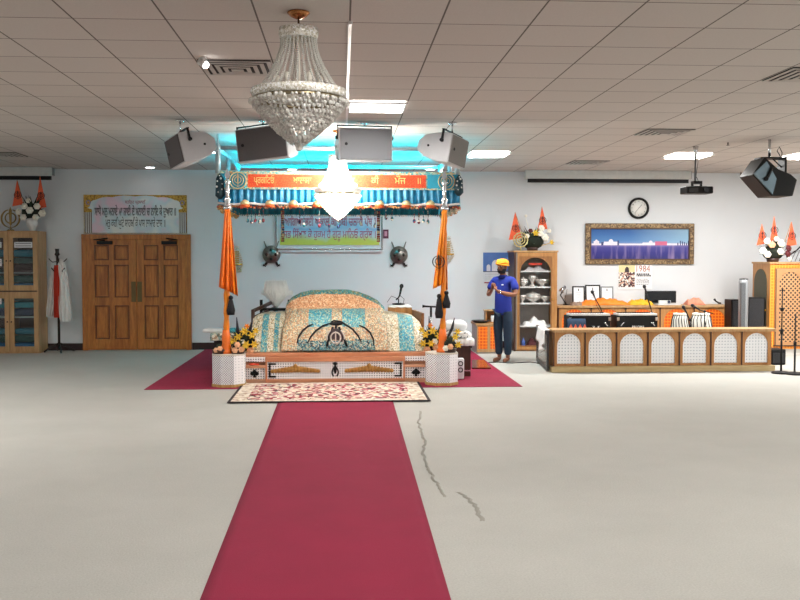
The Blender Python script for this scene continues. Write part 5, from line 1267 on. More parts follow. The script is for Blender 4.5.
# stage floor behind
HS = .40
tag(MB().prism([(xs[0]+.06, YF+.345), (xs[-1]-.1, YF+.345), (xs[-1]-.1, 15.6), (X(563, 15.6), 15.6), (X(545, 14.7), 14.7)], 0, HS, 'z').done('musicians_stage', plain('stage_carpet', '#a8a39b', .9)), 'low musicians stage behind the row of white lattice cabinets', 'stage')
# left end screen, turned away
def end_screen():
    x0 = xs[0]-.05; a = Vector((x0, YF+.0, 0)); b = Vector((X(539, 14.6), 14.6, 0)); d_ = b-a; L = d_.length
    th = thing('acrylic_end_panel', 'clear framed end panel slanting back from the white lattice cabinets', 'panel', (x0-.02, YF+.02, 0), math.atan2(d_.y, d_.x)); H = zt-.02
    m = MB(); m.box(0, .05, -.015, .015, .02, H).box(L-.05, L, -.015, .015, .02, H).box(.05, L-.05, -.015, .015, .02, .07).box(.05, L-.05, -.015, .015, H-.05, H); m.done('frame', plain('dark_bronze_frame', '#2b2422', .4), th)
    t_ = NT('smoky_acrylic'); t_.b.inputs['Base Color'].default_value = lin('#8f8682'); t_.b.inputs['Roughness'].default_value = .15; t_.b.inputs['Alpha'].default_value = .55
    MB().box(.05, L-.05, -.006, .006, .07, H-.05).done('clear_sheet', t_.m, th)
    rows = []
    for i in range(9):
        v = i/8
        rows.append([(.08+(L*.62)*u/16, (.03+.035*v*math.sin(u*.9)+.01), H+.004-.36*v*(1-.45*abs(u/8-1))) for u in range(17)])
    back = [[(p[0], -.04, H+.006) for p in rows[0]]]
    m = MB(); m.grid(back+rows); o = m.done('white_cover_cloth', WCL, solid=.006); tag(o, 'white cloth hanging over the clear end panel beside the display cabinet', 'cloth', loc=(x0-.02, YF+.02, .012), rz=math.atan2(d_.y, d_.x))
end_screen()
# ---- back row against the wall
YB_ = 16.40; zb = Z(306.5, YB_)
xb = unit_row(5, [558, 591, 625.5, 660, 694, 731], YB_, .0, zb-.035, .42, ORLAT, 'arched_panel_cabinet', lambda i: '%s of the five cabinets with orange lattice arches along the wall' % (ORD[i] if i < 4 else 'rightmost'), 'cabinet', 'orange lattice cabinets along the wall')
tag(MB().box(xb[0]-.02, xb[-1]+.03, YB_-.03, WALL-.03, zb-.034, zb+.006).done('counter_top', OAK, bevel=.005), 'long pale wooden top running over the orange lattice cabinets', 'counter top')
ZB = zb+.007
# ---- low orange cabinets behind the person
def low_pair():
    Y = 15.9; x0, x1 = X(477, Y), X(501, Y); H = Z(324, Y); cx_ = (x0+x1)/2; W = (x1-x0)/2
    th = thing('low_orange_cabinet', 'low cabinet with two orange lattice panels behind the standing person', 'cabinet', (cx_, Y, 0))
    MB().box(-W-.0, W, .02, .6, 0, H-.03).done('body', plain('cab_grey_white', '#b9b2ac', .6), th); MB().box(-W-.02, W+.01, -.02, .62, H-.03, H).done('top_board', OAK, th)
    for s in (0, 1):
        a = -W+s*W; MB().box(a+.02, a+W-.02, .0, .019, .08, H-.05).done('orange_panel', ORLAT, th); m = MB(); m.ringplate([(a, .03), (a+W-.003, .03), (a+W-.003, H-.03), (a, H-.03)], [(a+.025, .08), (a+W-.025, .08), (a+W-.025, H-.05), (a+.025, H-.05)], -.006, .019); m.done('frame', OAK, th)
    o = thing('black_tray', 'flat black round tray on the low orange cabinet', 'tray', (X(480.5, Y+.2), Y+.2, H+.001)); MB().lathe([(.07, 0), (.11, .01), (.15, .03), (.15, .042), (.0, .042)], n=24).done('body', BLK, o); MB().lathe([(.152, .036), (.158, .036), (.158, .046), (.152, .046)], n=24, ring=True).done('rim', plain('rim_grey', '#4a4a4a', .3), o)
    o = thing('wooden_shelf_box', 'small open wooden shelf box standing on the low orange cabinet', 'shelf', (X(494, Y+.25), Y+.25, H+.001)); h = Z(311, Y+.25)-H; w = .16
    for a, b, c, d_, e, f in ((-w, -w+.02, -.1, .1, 0, h), (w-.02, w, -.1, .1, 0, h), (-w+.02, w-.02, -.1, .1, 0, .015), (-w-.02, w+.02, -.11, .1, h, h+.02), (-w+.02, w-.02, .08, .1, .015, h)): MB().box(a, b, c, d_, e, f).done('board', WD if c > -.1 or e == 0 else OAK, o)
    o = thing('white_jar', 'white jar with dark lid inside the small wooden shelf box', 'jar', (X(493, Y+.2), Y+.2, H+.018)); MB().lathe([(.035, 0), (.04, .01), (.04, .1), (.03, .11)], n=16).done('body', plain('jar_white', '#e6e6e6', .3), o); MB().lathe([(.033, .111), (.033, .13), (0, .13)], n=16).done('lid', BLK, o)
low_pair()
# ================================================================ MUSIC
def stand_mic(name, label, base, P, head_dir, parts_h=None, r=.009, tripod=True):
    """floor/desk stand: base point, list of points up the pole and boom, microphone at the end"""
    th = thing(name, label, 'microphone stand', base); b = Vector(base); L = [Vector(p)-b for p in P]
    if tripod:
        for k in range(3): a = 2*PI*k/3+.3; MB().tube([(0, 0, .07), (.13*math.cos(a), .13*math.sin(a), .006)], .007, 6).done('leg', BLK, th)
    else: MB().lathe([(0, 0), (.1, 0), (.1, .012), (.03, .02), (0, .02)], n=24).done('base', BLK, th)
    MB().tube([(0, 0, .012)]+[L[0]], r, 8).done('pole', BLK, th)
    if len(L) > 1: MB().tube(L, r*.9, 8).done('boom', BLK, th); MB().ball(L[0], .022, 8, 6).done('clutch', BLK, th)
    m = MB(); mic(m, L[-1], head_dir, .15, .019); m.done('microphone', plain('mic_black', '#202024', .35, .3), th)
    m = MB(); a = L[-1]; m.tube([a, a+Vector((.03, .02, -.12)), L[0]*.7+Vector((.03, .0, .02)), (.02, .02, .05)], .004, 5); m.done('cable', BLK, th)
    return th
def harmonium(px0, px1, Y, label, letter):
    x0, x1 = X(px0, Y), X(px1, Y); cx_ = (x0+x1)/2; W = (x1-x0)/2; zt_ = Z(314.5, Y); z0 = HS+.001; H = zt_-z0
    th = thing('harmonium', label, 'harmonium', (cx_, Y, z0), group='black harmoniums')
    MB().box(-W, W, 0, .34, .03, H-.03).done('body', BLK, th, bevel=.008)
    MB().box(-W-.015, W+.015, -.015, .36, 0, .029).done('base_board', plain('ebony', '#1c1716', .4), th)
    MB().box(-W+.03, W-.01, .0, .3, H-.029, H).done('keyboard', plain('key_white', '#d9d8d4', .3), th, bevel=.003)
    k_ = MB(); 
    for k in range(14): k_.box(-W+.06+k*(2*W-.12)/14, -W+.075+k*(2*W-.12)/14, .12, .24, H, H+.012)
    k_.done('black_keys', BLK, th)['kind'] = 'stuff'
    for s in (-1, 1):
        m = MB(); m.tube([(s*(W-.06), -.002, H*.45), (s*(W-.06), -.03, H*.5), (s*(W-.09), -.03, H*.6), (s*(W-.12), -.002, H*.62)], .009, 6); m.done('handle', CHR, th)
        MB().box(s*(W-.02)-.02, s*(W-.02)+.02, -.008, 0, H*.70, H*.85).done('corner_fitting', CHR, th); MB().box(s*(W-.02)-.02, s*(W-.02)+.02, -.008, 0, .04, H*.2).done('corner_fitting', CHR, th)
    text(letter, 'lettering', .07, plain('letter_white', '#e9e9e9', .5), th, (.02 if letter[0] == 'P' else .1, -.003, H*.42), .0015, width=.2 if letter[0] == 'P' else .12)
    return cx_, W, z0, H
h1 = harmonium(569, 611, 14.35, 'black harmonium with a blue and coral patterned cloth at its foot, left one', 'ਪ')
h2 = harmonium(617, 658, 14.35, 'black harmonium with white lettering on its front, right one', 'PALOMA.')
def pattern_cloth():
    Y = 14.15; x0, x1 = X(568.5, Y), X(587, Y); z0 = HS+.002; H = Z(320, Y)-z0; w = (x1-x0)/2; rows = []
    for i in range(7):
        v = i/6; rows.append([(-w+2*w*u/20, .09-.10*v**.6+.008*math.sin(u*1.1)*v, H*(1-v)+.002) for u in range(21)])
    rows = [[(p[0], .15, 0.002) for p in rows[0]], [(p[0], .13, H*.95) for p in rows[0]]]+rows
    m = MB(); m.grid(rows); o = m.done('patterned_cloth', plain('navy_cloth', '#2a3560', .8), solid=.004); tag(o, 'navy cloth with coral diamonds at the foot of the left harmonium', 'cloth', loc=((x0+x1)/2, Y, z0))
    for k in range(4): m = MB(); c = -w+(k+.5)*w/2; m.prism([(c, H*.75), (c-.045, H*.42), (c, H*.08), (c+.045, H*.42)], -.035, -.012); m.done('coral_diamond', plain('coral', '#e2664a', .7), o)
pattern_cloth()
def P3(px, py, Y): a, b = at(px, py, Y); return (a, Y, b)
stand_mic('microphone_stand', 'thin black microphone stand rising behind the left harmonium', (X(602, 14.8), 14.8, HS), [P3(602.5, 313, 14.8), P3(600, 307, 14.78), P3(595, 298, 14.72)], (-.3, -.3, .5))
stand_mic('microphone_stand', 'thin black microphone stand rising behind the right harmonium', (X(652.5, 14.8), 14.8, HS), [P3(652, 313, 14.8), P3(650, 305, 14.78), P3(646.5, 293, 14.72)], (-.3, -.3, .6))
def tabla(px0, px1, Y, label, r_top, lean, strap):
    x0, x1 = X(px0, Y), X(px1, Y); cx_ = (x0+x1)/2; z0 = HS+.001; H = Z(314.5, Y)-z0; r = (x1-x0)/2
    th = thing('tabla_drum', label, 'drum', (cx_, Y, z0), group='tabla drums')
    prof = [(r*.5, .03), (r*.95, .06), (r*1.0, H*.35), (r*.86, H*.75), (r*r_top, H-.02)]
    MB().lathe(prof, n=28).done('shell', plain('drum_white', '#e4e2da', .4, var=.15), th)
    MB().lathe([(r*.55, 0), (r*.75, .0), (r*.8, .03), (r*.55, .035)], n=24, ring=True).done('ring_cushion', plain('cushion_dark', '#2b2430', .8), th)
    MB().lathe([(r*r_top*1.02, H-.025), (r*r_top*1.06, H-.01), (r*r_top, H+.008), (0, H+.008)], n=28).done('drum_head', plain('skin_head', '#efe9dc', .6), th)
    MB().lathe([(0, H+.009), (r*.32, H+.009), (r*.3, H+.012), (0, H+.013)], n=20).done('tuning_spot', BLK, th)
    for k in range(strap):
        a = 2*PI*k/strap; m = MB(); pts = [(q*1.015*math.cos(a+.12*(i % 2)), q*1.015*math.sin(a+.12*(i % 2)), z) for i, (q, z) in enumerate(prof[1:])]
        m.tube(pts, .007, 5); m.done('tuning_strap', BKC, th)
tabla(671.5, 689, 14.45, 'left tabla drum with black tuning straps between the stands', .72, 0, 18); tabla(690.5, 712, 14.45, 'right tabla drum, broader, with black and white shell', .74, 0, 16)
stand_mic('microphone_stand', 'short black microphone stand in front of the left tabla', (X(690, 14.0), 14.0, HS), [P3(690, 320, 14.0), P3(687.5, 314.5, 14.0)], (-.14, 0, .25))
stand_mic('microphone_stand', 'short black boom microphone stand in front of the right tabla', (X(704.7, 14.05), 14.05, HS), [P3(704.7, 311.5, 14.05), P3(713, 313.5, 14.05), P3(704.7, 311.5, 14.05), P3(699.5, 309.8, 14.0)], (-.2, 0, .12))
# ---- things on the back counter
def photo_frame(px0, px1, py0, Y, dark, label):
    x0, x1 = X(px0, Y), X(px1, Y); w = (x1-x0)/2; h = (Z(py0, Y)-ZB); th = thing('picture_frame', label, 'picture frame', ((x0+x1)/2, Y, ZB+.001), group='framed papers on the counter'); th.rotation_euler = (R(-6), 0, 0)
    f = .022; m = MB(); m.ringplate([(-w, 0), (w, 0), (w, h), (-w, h)], [(-w+f, f), (w-f, f), (w-f, h-f), (-w+f, h-f)], -.012, .012); m.done('frame', BLK if dark else plain('silver_frame', '#8b9094', .35, .5), th)
    p = MB().box(-w+f, w-f, -.002, .006, f, h-f).done('paper', plain('paper_w', '#e9edf0', .5, var=.01), th)
    for k in range(4): MB().box(-w*.45+.01*k, w*.45-.012*k, -.004, -.002, h*(.66-.1*k), h*(.66-.1*k)+.006).done('printed_line', plain('line_grey', '#a9adb4', .6), p)
    MB().box(-.008, .008, -.0045, -.002, h*.74, h*.86).done('printed_mark', BLK, p)
    MB().box(-.03, .03, .012, .05, .0, .02).done('foot', BLK, th)
photo_frame(572.5, 585, 286.5, 16.70, True, 'first black framed paper from the left on the counter'); photo_frame(585.5, 600.5, 285.2, 16.70, True, 'tallest black framed paper in the middle of the three on the counter'); photo_frame(601, 613.5, 286.8, 16.70, False, 'grey framed paper, rightmost of the three on the counter')
def cloth_heap(px0, px1, pyt, Y, mt, label, seed, nm='orange_cloth', nb=7):
    x0, x1 = X(px0, Y), X(px1, Y); w = (x1-x0)/2; h = (Z(pyt, Y)-ZB)*.8; rnd = random.Random(seed); N, M_ = 60, 10; P = []
    ph = [rnd.uniform(0, 6) for _ in range(6)]
    for i in range(M_+1):
        v = i/M_*2-1; row = []
        for j in range(N+1):
            u = j/N*2-1; e = max(0, 1-abs(v)**2.5)*max(0, 1-abs(u)**6); z = h*e*(.74+.10*math.sin(nb*u+ph[0])+.08*math.sin(2.3*nb*u+ph[1]+v*2)+.05*math.sin(5*nb*u+ph[2]-v*4))
            row.append((w*u, .15*v+.01*math.sin(u*9+ph[3]), max(0, z)))
        P.append(row)
    m = MB(); m.grid(P); return tag(m.done(nm, mt, solid=.003), label, 'cloth', loc=((x0+x1)/2, Y, ZB+.004))
cloth_heap(580, 628, 295.5, 16.53, ORG, 'long rumpled orange cloth lying on the counter in front of the framed papers', 3, nb=5)
cloth_heap(628, 652, 297, 16.53, plain('yellow_orange_cloth', '#f2b21f', .6, var=.2), 'rumpled yellow cloth at the right end of the orange cloth', 8)
cloth_heap(685, 703, 296, 16.58, plain('salmon_cloth', '#e9967a', .8, var=.15), 'small salmon cloth bundle alone on the counter', 4, nm='salmon_cloth', nb=2)
cloth_heap(570, 583, 301, 16.56, plain('brown_white_cloth', '#a88b78', .8, var=.4, scale=30), 'small brown and white folded cloth at the left end of the counter', 6, nm='brown_cloth')
def monitor():
    Y = 16.70; x0, x1 = X(645, Y), X(676, Y); w = (x1-x0)/2; h = Z(291.5, Y)-ZB; th = thing('monitor', 'wide black monitor standing low on the counter under the 1984 poster', 'monitor', ((x0+x1)/2, Y, ZB+.001))
    MB().box(-w, w, -.01, .03, .03, h).done('casing', BLK, th, bevel=.006); MB().box(-w+.02, w-.02, -.013, -.01, .05, h-.02).done('screen', plain('screen_black', '#0b0d12', .12), th); MB().box(-.12, .12, -.06, .08, 0, .014).done('foot', BLK, th); MB().box(-.03, .03, .0, .03, .014, .03).done('neck', BLK, th)
    o = thing('document_camera', 'small white and dark device in front of the monitor', 'device', (X(665, 16.55), 16.55, ZB+.02)); MB().box(-.12, .10, -.03, .03, 0, .06).done('body', plain('dev_white', '#d4d4d2', .4), o, bevel=.01); m = MB(); m.tube([(.06, -.03, .035), (.06, -.05, .035)], .026, 14); m.done('lens', plain('lens_blue', '#25304a', .2), o)
    tag(MB().bx((0, 0, .008), (.42, .22, .014), Euler((0, 0, .05))).done('white_papers', WHT), 'white papers lying on the counter in front of the monitor', 'papers', loc=(X(667, 16.53), 16.53, ZB+.003))
monitor()
def wire_thing():
    Y = 16.60; x = X(563.5, Y); th = thing('desk_lamp', 'bent black and chrome reading lamp at the left end of the counter', 'lamp', (x, Y, ZB+.001)); h = Z(285.5, Y)-ZB
    MB().lathe([(0, 0), (.06, 0), (.06, .012), (0, .02)], c=(.05, 0, 0), n=20).done('base', BLK, th)
    m = MB(); m.tube([(.05, 0, .01), (-.02, 0, h*.35), (-.06, 0, h*.5), (.0, 0, h*.75), (.04, 0, h*.9)], .010, 8); m.done('arm', BLK, th)
    m = MB(); m.tube([(.03, 0, h*.95), (-.03, -.02, h*.8), (-.055, -.03, h*.66)], [.02, .035, .05], 14); m.done('lamp_shade', CHR, th); m = MB(); m.tube([(.05, -.02, .02), (.02, -.02, h*.3), (.04, -.03, h*.55), (.06, -.02, h*.8)], .004, 5); m.done('cable', BLK, th)
wire_thing()
def gadget():
    Y = 16.60; th = thing('tangled_microphone', 'small microphone with coiled cable lying near the right end of the counter', 'microphone', (X(717.5, Y), Y, ZB+.002))
    m = MB(); m.tube([(.04, 0, .02), (-.03, 0, .06), (-.06, 0, .1)], [.012, .014, .022], 8); m.done('microphone', BLK, th); m = MB(); m.tube([(.04+.03*math.cos(a*1.0), .02*math.sin(a), .008+.006*a/3) for a in [i*.5 for i in range(30)]], .004, 5); m.done('cable', BLK, th)
gadget()
# ---- right end: black speakers, tower fan
for pa, pb, py0, Y, lab in ((731.5, 742.5, 300.5, 15.6, 'black box loudspeaker left of the grey tower fan'), (748, 765, 298.5, 15.5, 'black box loudspeaker right of the grey tower fan')):
    x0, x1 = X(pa, Y), X(pb, Y); H = Z(py0, Y)-HS if Y > 16.30 else Z(py0, Y)-HS; w = (x1-x0)/2
    z0 = HS if x1 < xs[-1]-.1 else 0; H = Z(py0, Y)-z0-.001
    th = thing('box_loudspeaker', lab, 'loudspeaker', ((x0+x1)/2, Y, z0+.001), group='black box loudspeakers'); MB().box(-w, w, 0, .3, 0, H).done('cabinet', BLK, th, bevel=.01); MB().box(-w+.02, w-.02, -.012, -.001, .02, H-.02).done('grille', lattice('black_grille', '#2a2a2e', '#0b0b0d', .01, .5, rough=.6), th)
def tower_fan():
    Y = 15.35; z0 = .001; x = X(743.5, Y); H = Z(280, Y)-z0; th = thing('tower_fan', 'tall grey tower fan between two black box loudspeakers', 'fan', (x, Y, z0)); g = plain('fan_grey', '#9a9da0', .35, .3)
    MB().lathe([(0, 0), (.12, 0), (.12, .02), (.04, .05), (.035, .16), (0, .16)], n=24).done('base', BLK, th)
    MB().lathe([(.05, .16), (.075, .2), (.082, H-.04), (.075, H), (0, H)], n=24).done('body', g, th); MB().box(-.075, -.005, -.088, -.03, H*.36, H-.06).done('grille', lattice('fan_grille', '#6d7073', '#2f3133', .014, .35), th)
    MB().lathe([(.07, H), (.07, H+.015), (.0, H+.02)], n=20).done('top_cap', BLK, th)
tower_fan()
# ================================================================ RIGHT CABINET
def right_cabinet():
    Y = 15.4; x0 = X(770, Y); W = 1.2; H = Z(262, Y); D = .68; z0 = .10
    th = thing('lattice_cabinet', 'tall wooden cabinet with orange trim and perforated arched door at the right edge', 'cabinet', (x0, Y, 0))
    MB().box(0.02, W, .03, D, 0, z0).done('base', plain('base_white', '#d9d6d0', .6), th); MB().box(0, W, .02, D, z0, H-.03).done('body', WD, th); MB().box(-.02, W+.02, -.02, D+.01, H-.03, H).done('top_board', OAK, th)
    m = MB(); f = .075; m.ringplate([(0, z0), (W, z0), (W, H-.03), (0, H-.03)], [(f, z0+.06), (W-f, z0+.06), (W-f, H-.03-f), (f, H-.03-f)], 0, .019); m.done('orange_trim', lattice('orange_trim', '#f9a23a', '#e8821e', .05, .3), th)
    a = f+.005; dw = .51
    for s in (0, 1):
        d_ = MB().box(a+s*(dw+.01), a+s*(dw+.01)+dw, -.012, .012, z0+.065, H-.035-f).done('door', WD, th)
        q0, q1 = a+s*(dw+.01)+.0, a+s*(dw+.01)+dw; 
        m = MB(); m.archframe(q0, q1, z0+.065, H-.035-f, q0+.07, q1-.07, z0+.12, H-.09-f, -.026, -.012); m.done('arched_frame', plain('tan_board', '#bd8a5c', .5), d_)
        MB().box(q0+.06, q1-.06, -.016, -.0125, z0+.11, H-.08-f).done('perforated_panel', lattice('perforated_wood', '#c79566', '#2e1c12', .075, .42, diag=True), d_)
        MB().box(q0+.004, q0+.016, -.03, -.012, z0+.07, H-.04-f).done('dark_strip', DKW, d_)
    MB().box(f-.01, W-f+.01, -.02, .0, z0+.045, z0+.062).done('dark_rail', DKW, th)
    # side with arched window
    m = MB(); y0, y1 = .04, D-.0; rr = (y1-y0-.16)/2; zc = H-.12-rr; cy_ = (y0+y1)/2
    pts = [(cy_-rr, .35), (cy_+rr, .35)]+[(cy_+rr*math.cos(t_), zc+rr*math.sin(t_)) for t_ in [PI*k/12 for k in range(13)]]
    A = [m.v((-.012, p[0], p[1])) for p in pts]; B = [m.v((-.001, p[0], p[1])) for p in pts]; m.face(A[::-1]); m.face(B)
    for i in range(len(pts)): m.face([A[i], A[(i+1) % len(pts)], B[(i+1) % len(pts)], B[i]])
    m.done('side_window', plain('olive_glass', '#4a4838', .6), th)
    MB().ball((-.025, .12, .75), .018, 8, 6).done('side_knob', GLD, th)
    return x0, Y, H
RC = right_cabinet()
arrangement((X(772, 15.65), 15.65, RC[2]), 'flower arrangement with three orange pennants on the right lattice cabinet', .24, .38,
    [(-.13, .3, .05, WFL, 'round'), (-.06, .25, .055, PFL, 'round'), (.08, .27, .06, WFL, 'round'), (-.18, .16, .055, WFL, 'round'), (-.12, .11, .055, WFL, 'round'), (.07, .15, .055, WFL, 'round'), (.2, .2, .05, DRF, 'round'), (.19, .12, .05, DRF, 'round'), (.0, .33, .04, WFL, 'round'), (.22, .05, .04, WFL, 'round')],
    [(-.16, .3, .25, .2, -.02, RFL), (.02, .36, .3, .15, -.02, RFL), (.25, .28, .3, .2, .01, RFL)], None, seed=9, nl=90)
th = thing('music_stand', 'folded black wire music stand lying on top of the right lattice cabinet', 'music stand', (X(796, 15.6), 15.6, RC[2]+.001))
m = MB(); m.tube([(-.18, 0, .08), (0, 0, .2), (.16, 0, .36)], .012, 6); m.done('pole', BLK, th)
for k in range(4): m = MB(); m.tube([(-.1+.07*k, 0, .006), (-.02+.06*k, -.02, .2), (-.12+.09*k, .02, .15)], .005, 5); m.done('wire', BLK, th)
# ---- floor stands at the right
def floor_stand(px, py0, pyb, label, r=.13):
    x, y = fl(px, pyb); th = thing('floor_microphone_stand', label, 'microphone stand', (x, y, 0), group='straight black microphone stands'); H = Z(py0, y)
    MB().lathe([(0, .0), (r, 0), (r, .018), (r*.8, .03), (.03, .04), (0, .04)], n=28).done('base', BLK, th); MB().cyl((0, 0, .04), (0, 0, H*.5), .014).done('lower_tube', BLK, th); MB().cyl((0, 0, H*.5), (0, 0, H), .009).done('upper_tube', BLK, th)
    m = MB(); m.tube([(0, 0, H*.48), (0, 0, H*.54)], .022, 10); m.done('clutch', BLK, th)
    if py0 < 300: m = MB(); m.tube([(0, 0, H*.76), (0, 0, H*.8)], .025, 10); m.tube([(0, 0, H), (0, 0, H+.03)], .014, 8); m.done('clip', BLK, th)
floor_stand(781, 292, 373.5, 'taller of the two straight black microphone stands at the right edge'); floor_stand(794.5, 315, 374.5, 'shorter straight black microphone stand at the right edge')
x0, y0 = fl(779, 371); th = thing('subwoofer', 'black cube loudspeaker on the floor beside the last white lattice cabinet', 'loudspeaker', (X(779.5, 13.9), 13.9, 0)); MB().box(-.12, .12, 0, .3, .0, Z(351.5, 13.9)).done('cabinet', BLK, th, bevel=.02); MB().box(-.09, .09, -.012, -.001, .03, Z(354, 13.9)-.02).done('grille', lattice('black_grille', '#2a2a2e', '#0b0b0d', .01, .5), th)
# ================================================================ BESIDE THE PLATFORM
def side_table_left():
    Y = 13.7; x0, x1 = X(210, Y), X(242, Y); H = Z(334, Y); cx_ = (x0+x1)/2; w = (x1-x0)/2
    th = thing('side_table', 'dark legged side table with patterned cloth left of the platform', 'table', (cx_, Y, 0)); dk = plain('table_black', '#17120f', .5)
    MB().box(-w+.03, w, 0, .5, H-.03, H).done('table_top', dk, th)
    for s in (-1, 1):
        for y in (.04, .46): MB().box(s*(w-.1)-.05, s*(w-.1)+.05, y-.03, y+.03, 0, H-.03).done('leg', dk, th)
    rows = [[(-w+2*w*u/20, .5, H+.006) for u in range(21)]]
    for i in range(6): v = i/5; rows.append([(-w+2*w*u/20, -.02-.02*v+.012*math.sin(u*1.3)*v, H+.012-.10*v) for u in range(21)])
    m = MB(); m.grid(rows); tag(m.done('table_cloth', brocade('side_cloth', ['#d9ceb8', '#8fa8a0', '#b89a78', '#efe6d2', '#6a6a5a'], 30, .7), solid=.004), 'patterned pale cloth spread over the dark side table left of the platform', 'cloth', loc=(cx_, Y, .006))
    tag(MB().bx((0, 0, .03), (.42, .3, .055), Euler((0, 0, .1))).done('folded_turquoise_cloth', plain('aqua_cloth', '#49b3c6', .7, var=.2), bevel=.02), 'folded turquoise cloth on the patterned side table', 'cloth', loc=(X(225, Y+.25), Y+.25, H+.02))
    tag(MB().bx((0, 0, .03), (.3, .25, .06), Euler((0, 0, -.1))).done('folded_white_cloth', WCL, bevel=.025), 'folded white cloth left of the turquoise one on the side table', 'cloth', loc=(X(214.5, Y+.25), Y+.2, H+.02))
side_table_left()
def side_table_right():
    Y = 12.75; x0, x1 = X(452, Y), X(471, Y); H = Z(341, Y); cx_ = (x0+x1)/2; w = (x1-x0)/2
    th = thing('side_cabinet', 'dark brown side cabinet draped with white cloth right of the platform', 'cabinet', (cx_, Y, .007)); mh = wood('mahogany', '#4f2418', '#361710', .3)
    MB().box(-w, w, .02, .6, .0, H-.03).done('body', mh, th); MB().box(-w+.02, w-.02, 0, .019, .1, H-.06).done('door', mh, th); MB().box(-w-.02, w+.02, -.02, .62, H-.03, H-.008).done('top_board', mh, th); MB().box(-w, w, -.002, .0, .07, .09).done('metal_strip', CHR, th)
    rows = []; n = 24; 
    for i in range(8):
        v = i/7; rows.append([(-w*1.45+2.75*w*u/n, .55-.6*min(1, v*1.4)-.015*math.sin(u*1.2), H+.016-max(0, v-.7)*.3+.0*u) for u in range(n+1)])
    m = MB(); m.grid(rows); tag(m.done('white_table_cloth', WCL, solid=.005), 'white cloth covering the top of the brown side cabinet', 'cloth', loc=(cx_, Y, .006))
    # pile : big folded bundle, patterned band, upper bundle
    def blob(nm, pxa, pxb, pya, pyb, mt, label, dy=.25, seed=1, d_=.2):
        a, b = X(pxa, Y+dy), X(pxb, Y+dy); z1, z2 = Z(pyb, Y+dy), Z(pya, Y+dy); w_ = (b-a)/2; h = (z2-z1); rnd = random.Random(seed); rows = []
        for i in range(9):
            th_ = PI*i/8; rows.append([(w_*math.sin(th_)**.5*math.cos(p)*(1+.06*math.sin(3*p+seed)), d_*math.sin(th_)**.5*math.sin(p), h/2-h/2*math.cos(th_)*(1+.05*math.sin(4*p+seed))) for p in [2*PI*k/24 for k in range(24)]])
        m = MB(); m.grid(rows[::1], closed=True); return tag(m.done(nm, mt), label, 'cloth', loc=((a+b)/2, Y+dy, z1+.004))
    blob('white_bundle', 444, 471, 331, 340.5, WCL, 'flat white cloth bundle at the bottom of the pile right of the platform', seed=2); blob('white_bundle', 443, 468, 320.5, 332, plain('white_shawl', '#e4e8ea', .8, var=.05, bump=.3, bscale=12), 'rounded white cloth bundle on top of the pile right of the platform', dy=.3, seed=5)
    tag(MB().bx((0, 0, .045), (.2, .14, .085)).done('striped_cloth', brocade('black_white_band', ['#2a2c30', '#e6e6e4', '#6c7074', '#f0f0ee'], 22, .7), bevel=.02), 'folded black and white patterned cloth in front of the white bundles', 'cloth', loc=(X(460.5, Y+.07), Y+.07, H+.03))
    o = thing('fan_heater', 'small white electric heater on the carpet by the right pedestal', 'heater', (X(460.5, 12.45), 12.45, .008)); MB().box(-.05, .05, -.03, .05, 0, Z(359, 12.45)).done('body', plain('heater_white', '#e3e3e6', .4), o, bevel=.02)
    for q in (.45, .75): m = MB(); z_ = Z(359, 12.45)*q; m.tube([(.028*math.cos(a), -.034, z_+.028*math.sin(a)) for a in [PI*k/8 for k in range(17)]], .007, 5); m.done('dark_dial', BLK, o)
side_table_right()
q = [fl(472, 369.5), fl(491, 369.5), fl(484, 361.5), fl(472, 361.5)]
flat('wooden_floor_board', q, .008, wood('glossy_board', '#7a3a28', '#5c2a20', .15), 'shiny reddish wooden board lying on the carpet right of the brown side cabinet', 'board', .02)
m = MB(); pc = [fl(*p) for p in ((488, 363), (497, 362.6), (512, 363.5), (530, 362.5), (541, 364))]; m.tube([(p[0], p[1], .008) for p in pc], .007, 6); tag(m.done('floor_cable', BLK), 'thin black cable running over the floor behind the person', 'cable')
# T shaped microphone
def t_mic():
    Y = 13.0; th = thing('microphone_stand', 'black T-shaped microphone stand by the right flagpole', 'microphone stand', (X(431, Y), Y, ZT)); zz = Z(307, Y)-ZT
    MB().lathe([(0, .0), (.05, 0), (.05, .012), (0, .02)], n=20).done('base', BLK, th); MB().cyl((0, 0, .01), (0, 0, zz), .008).done('pole', CHR, th); MB().cyl((0, 0, zz-.14), (0, 0, zz), .016).done('clutch', BLK, th); m = MB(); m.tube([(-.12, 0, zz+.01), (-.08, 0, zz+.008), (.08, 0, zz)], [.022, .014, .012], 10); m.done('microphone', BLK, th)
t_mic()
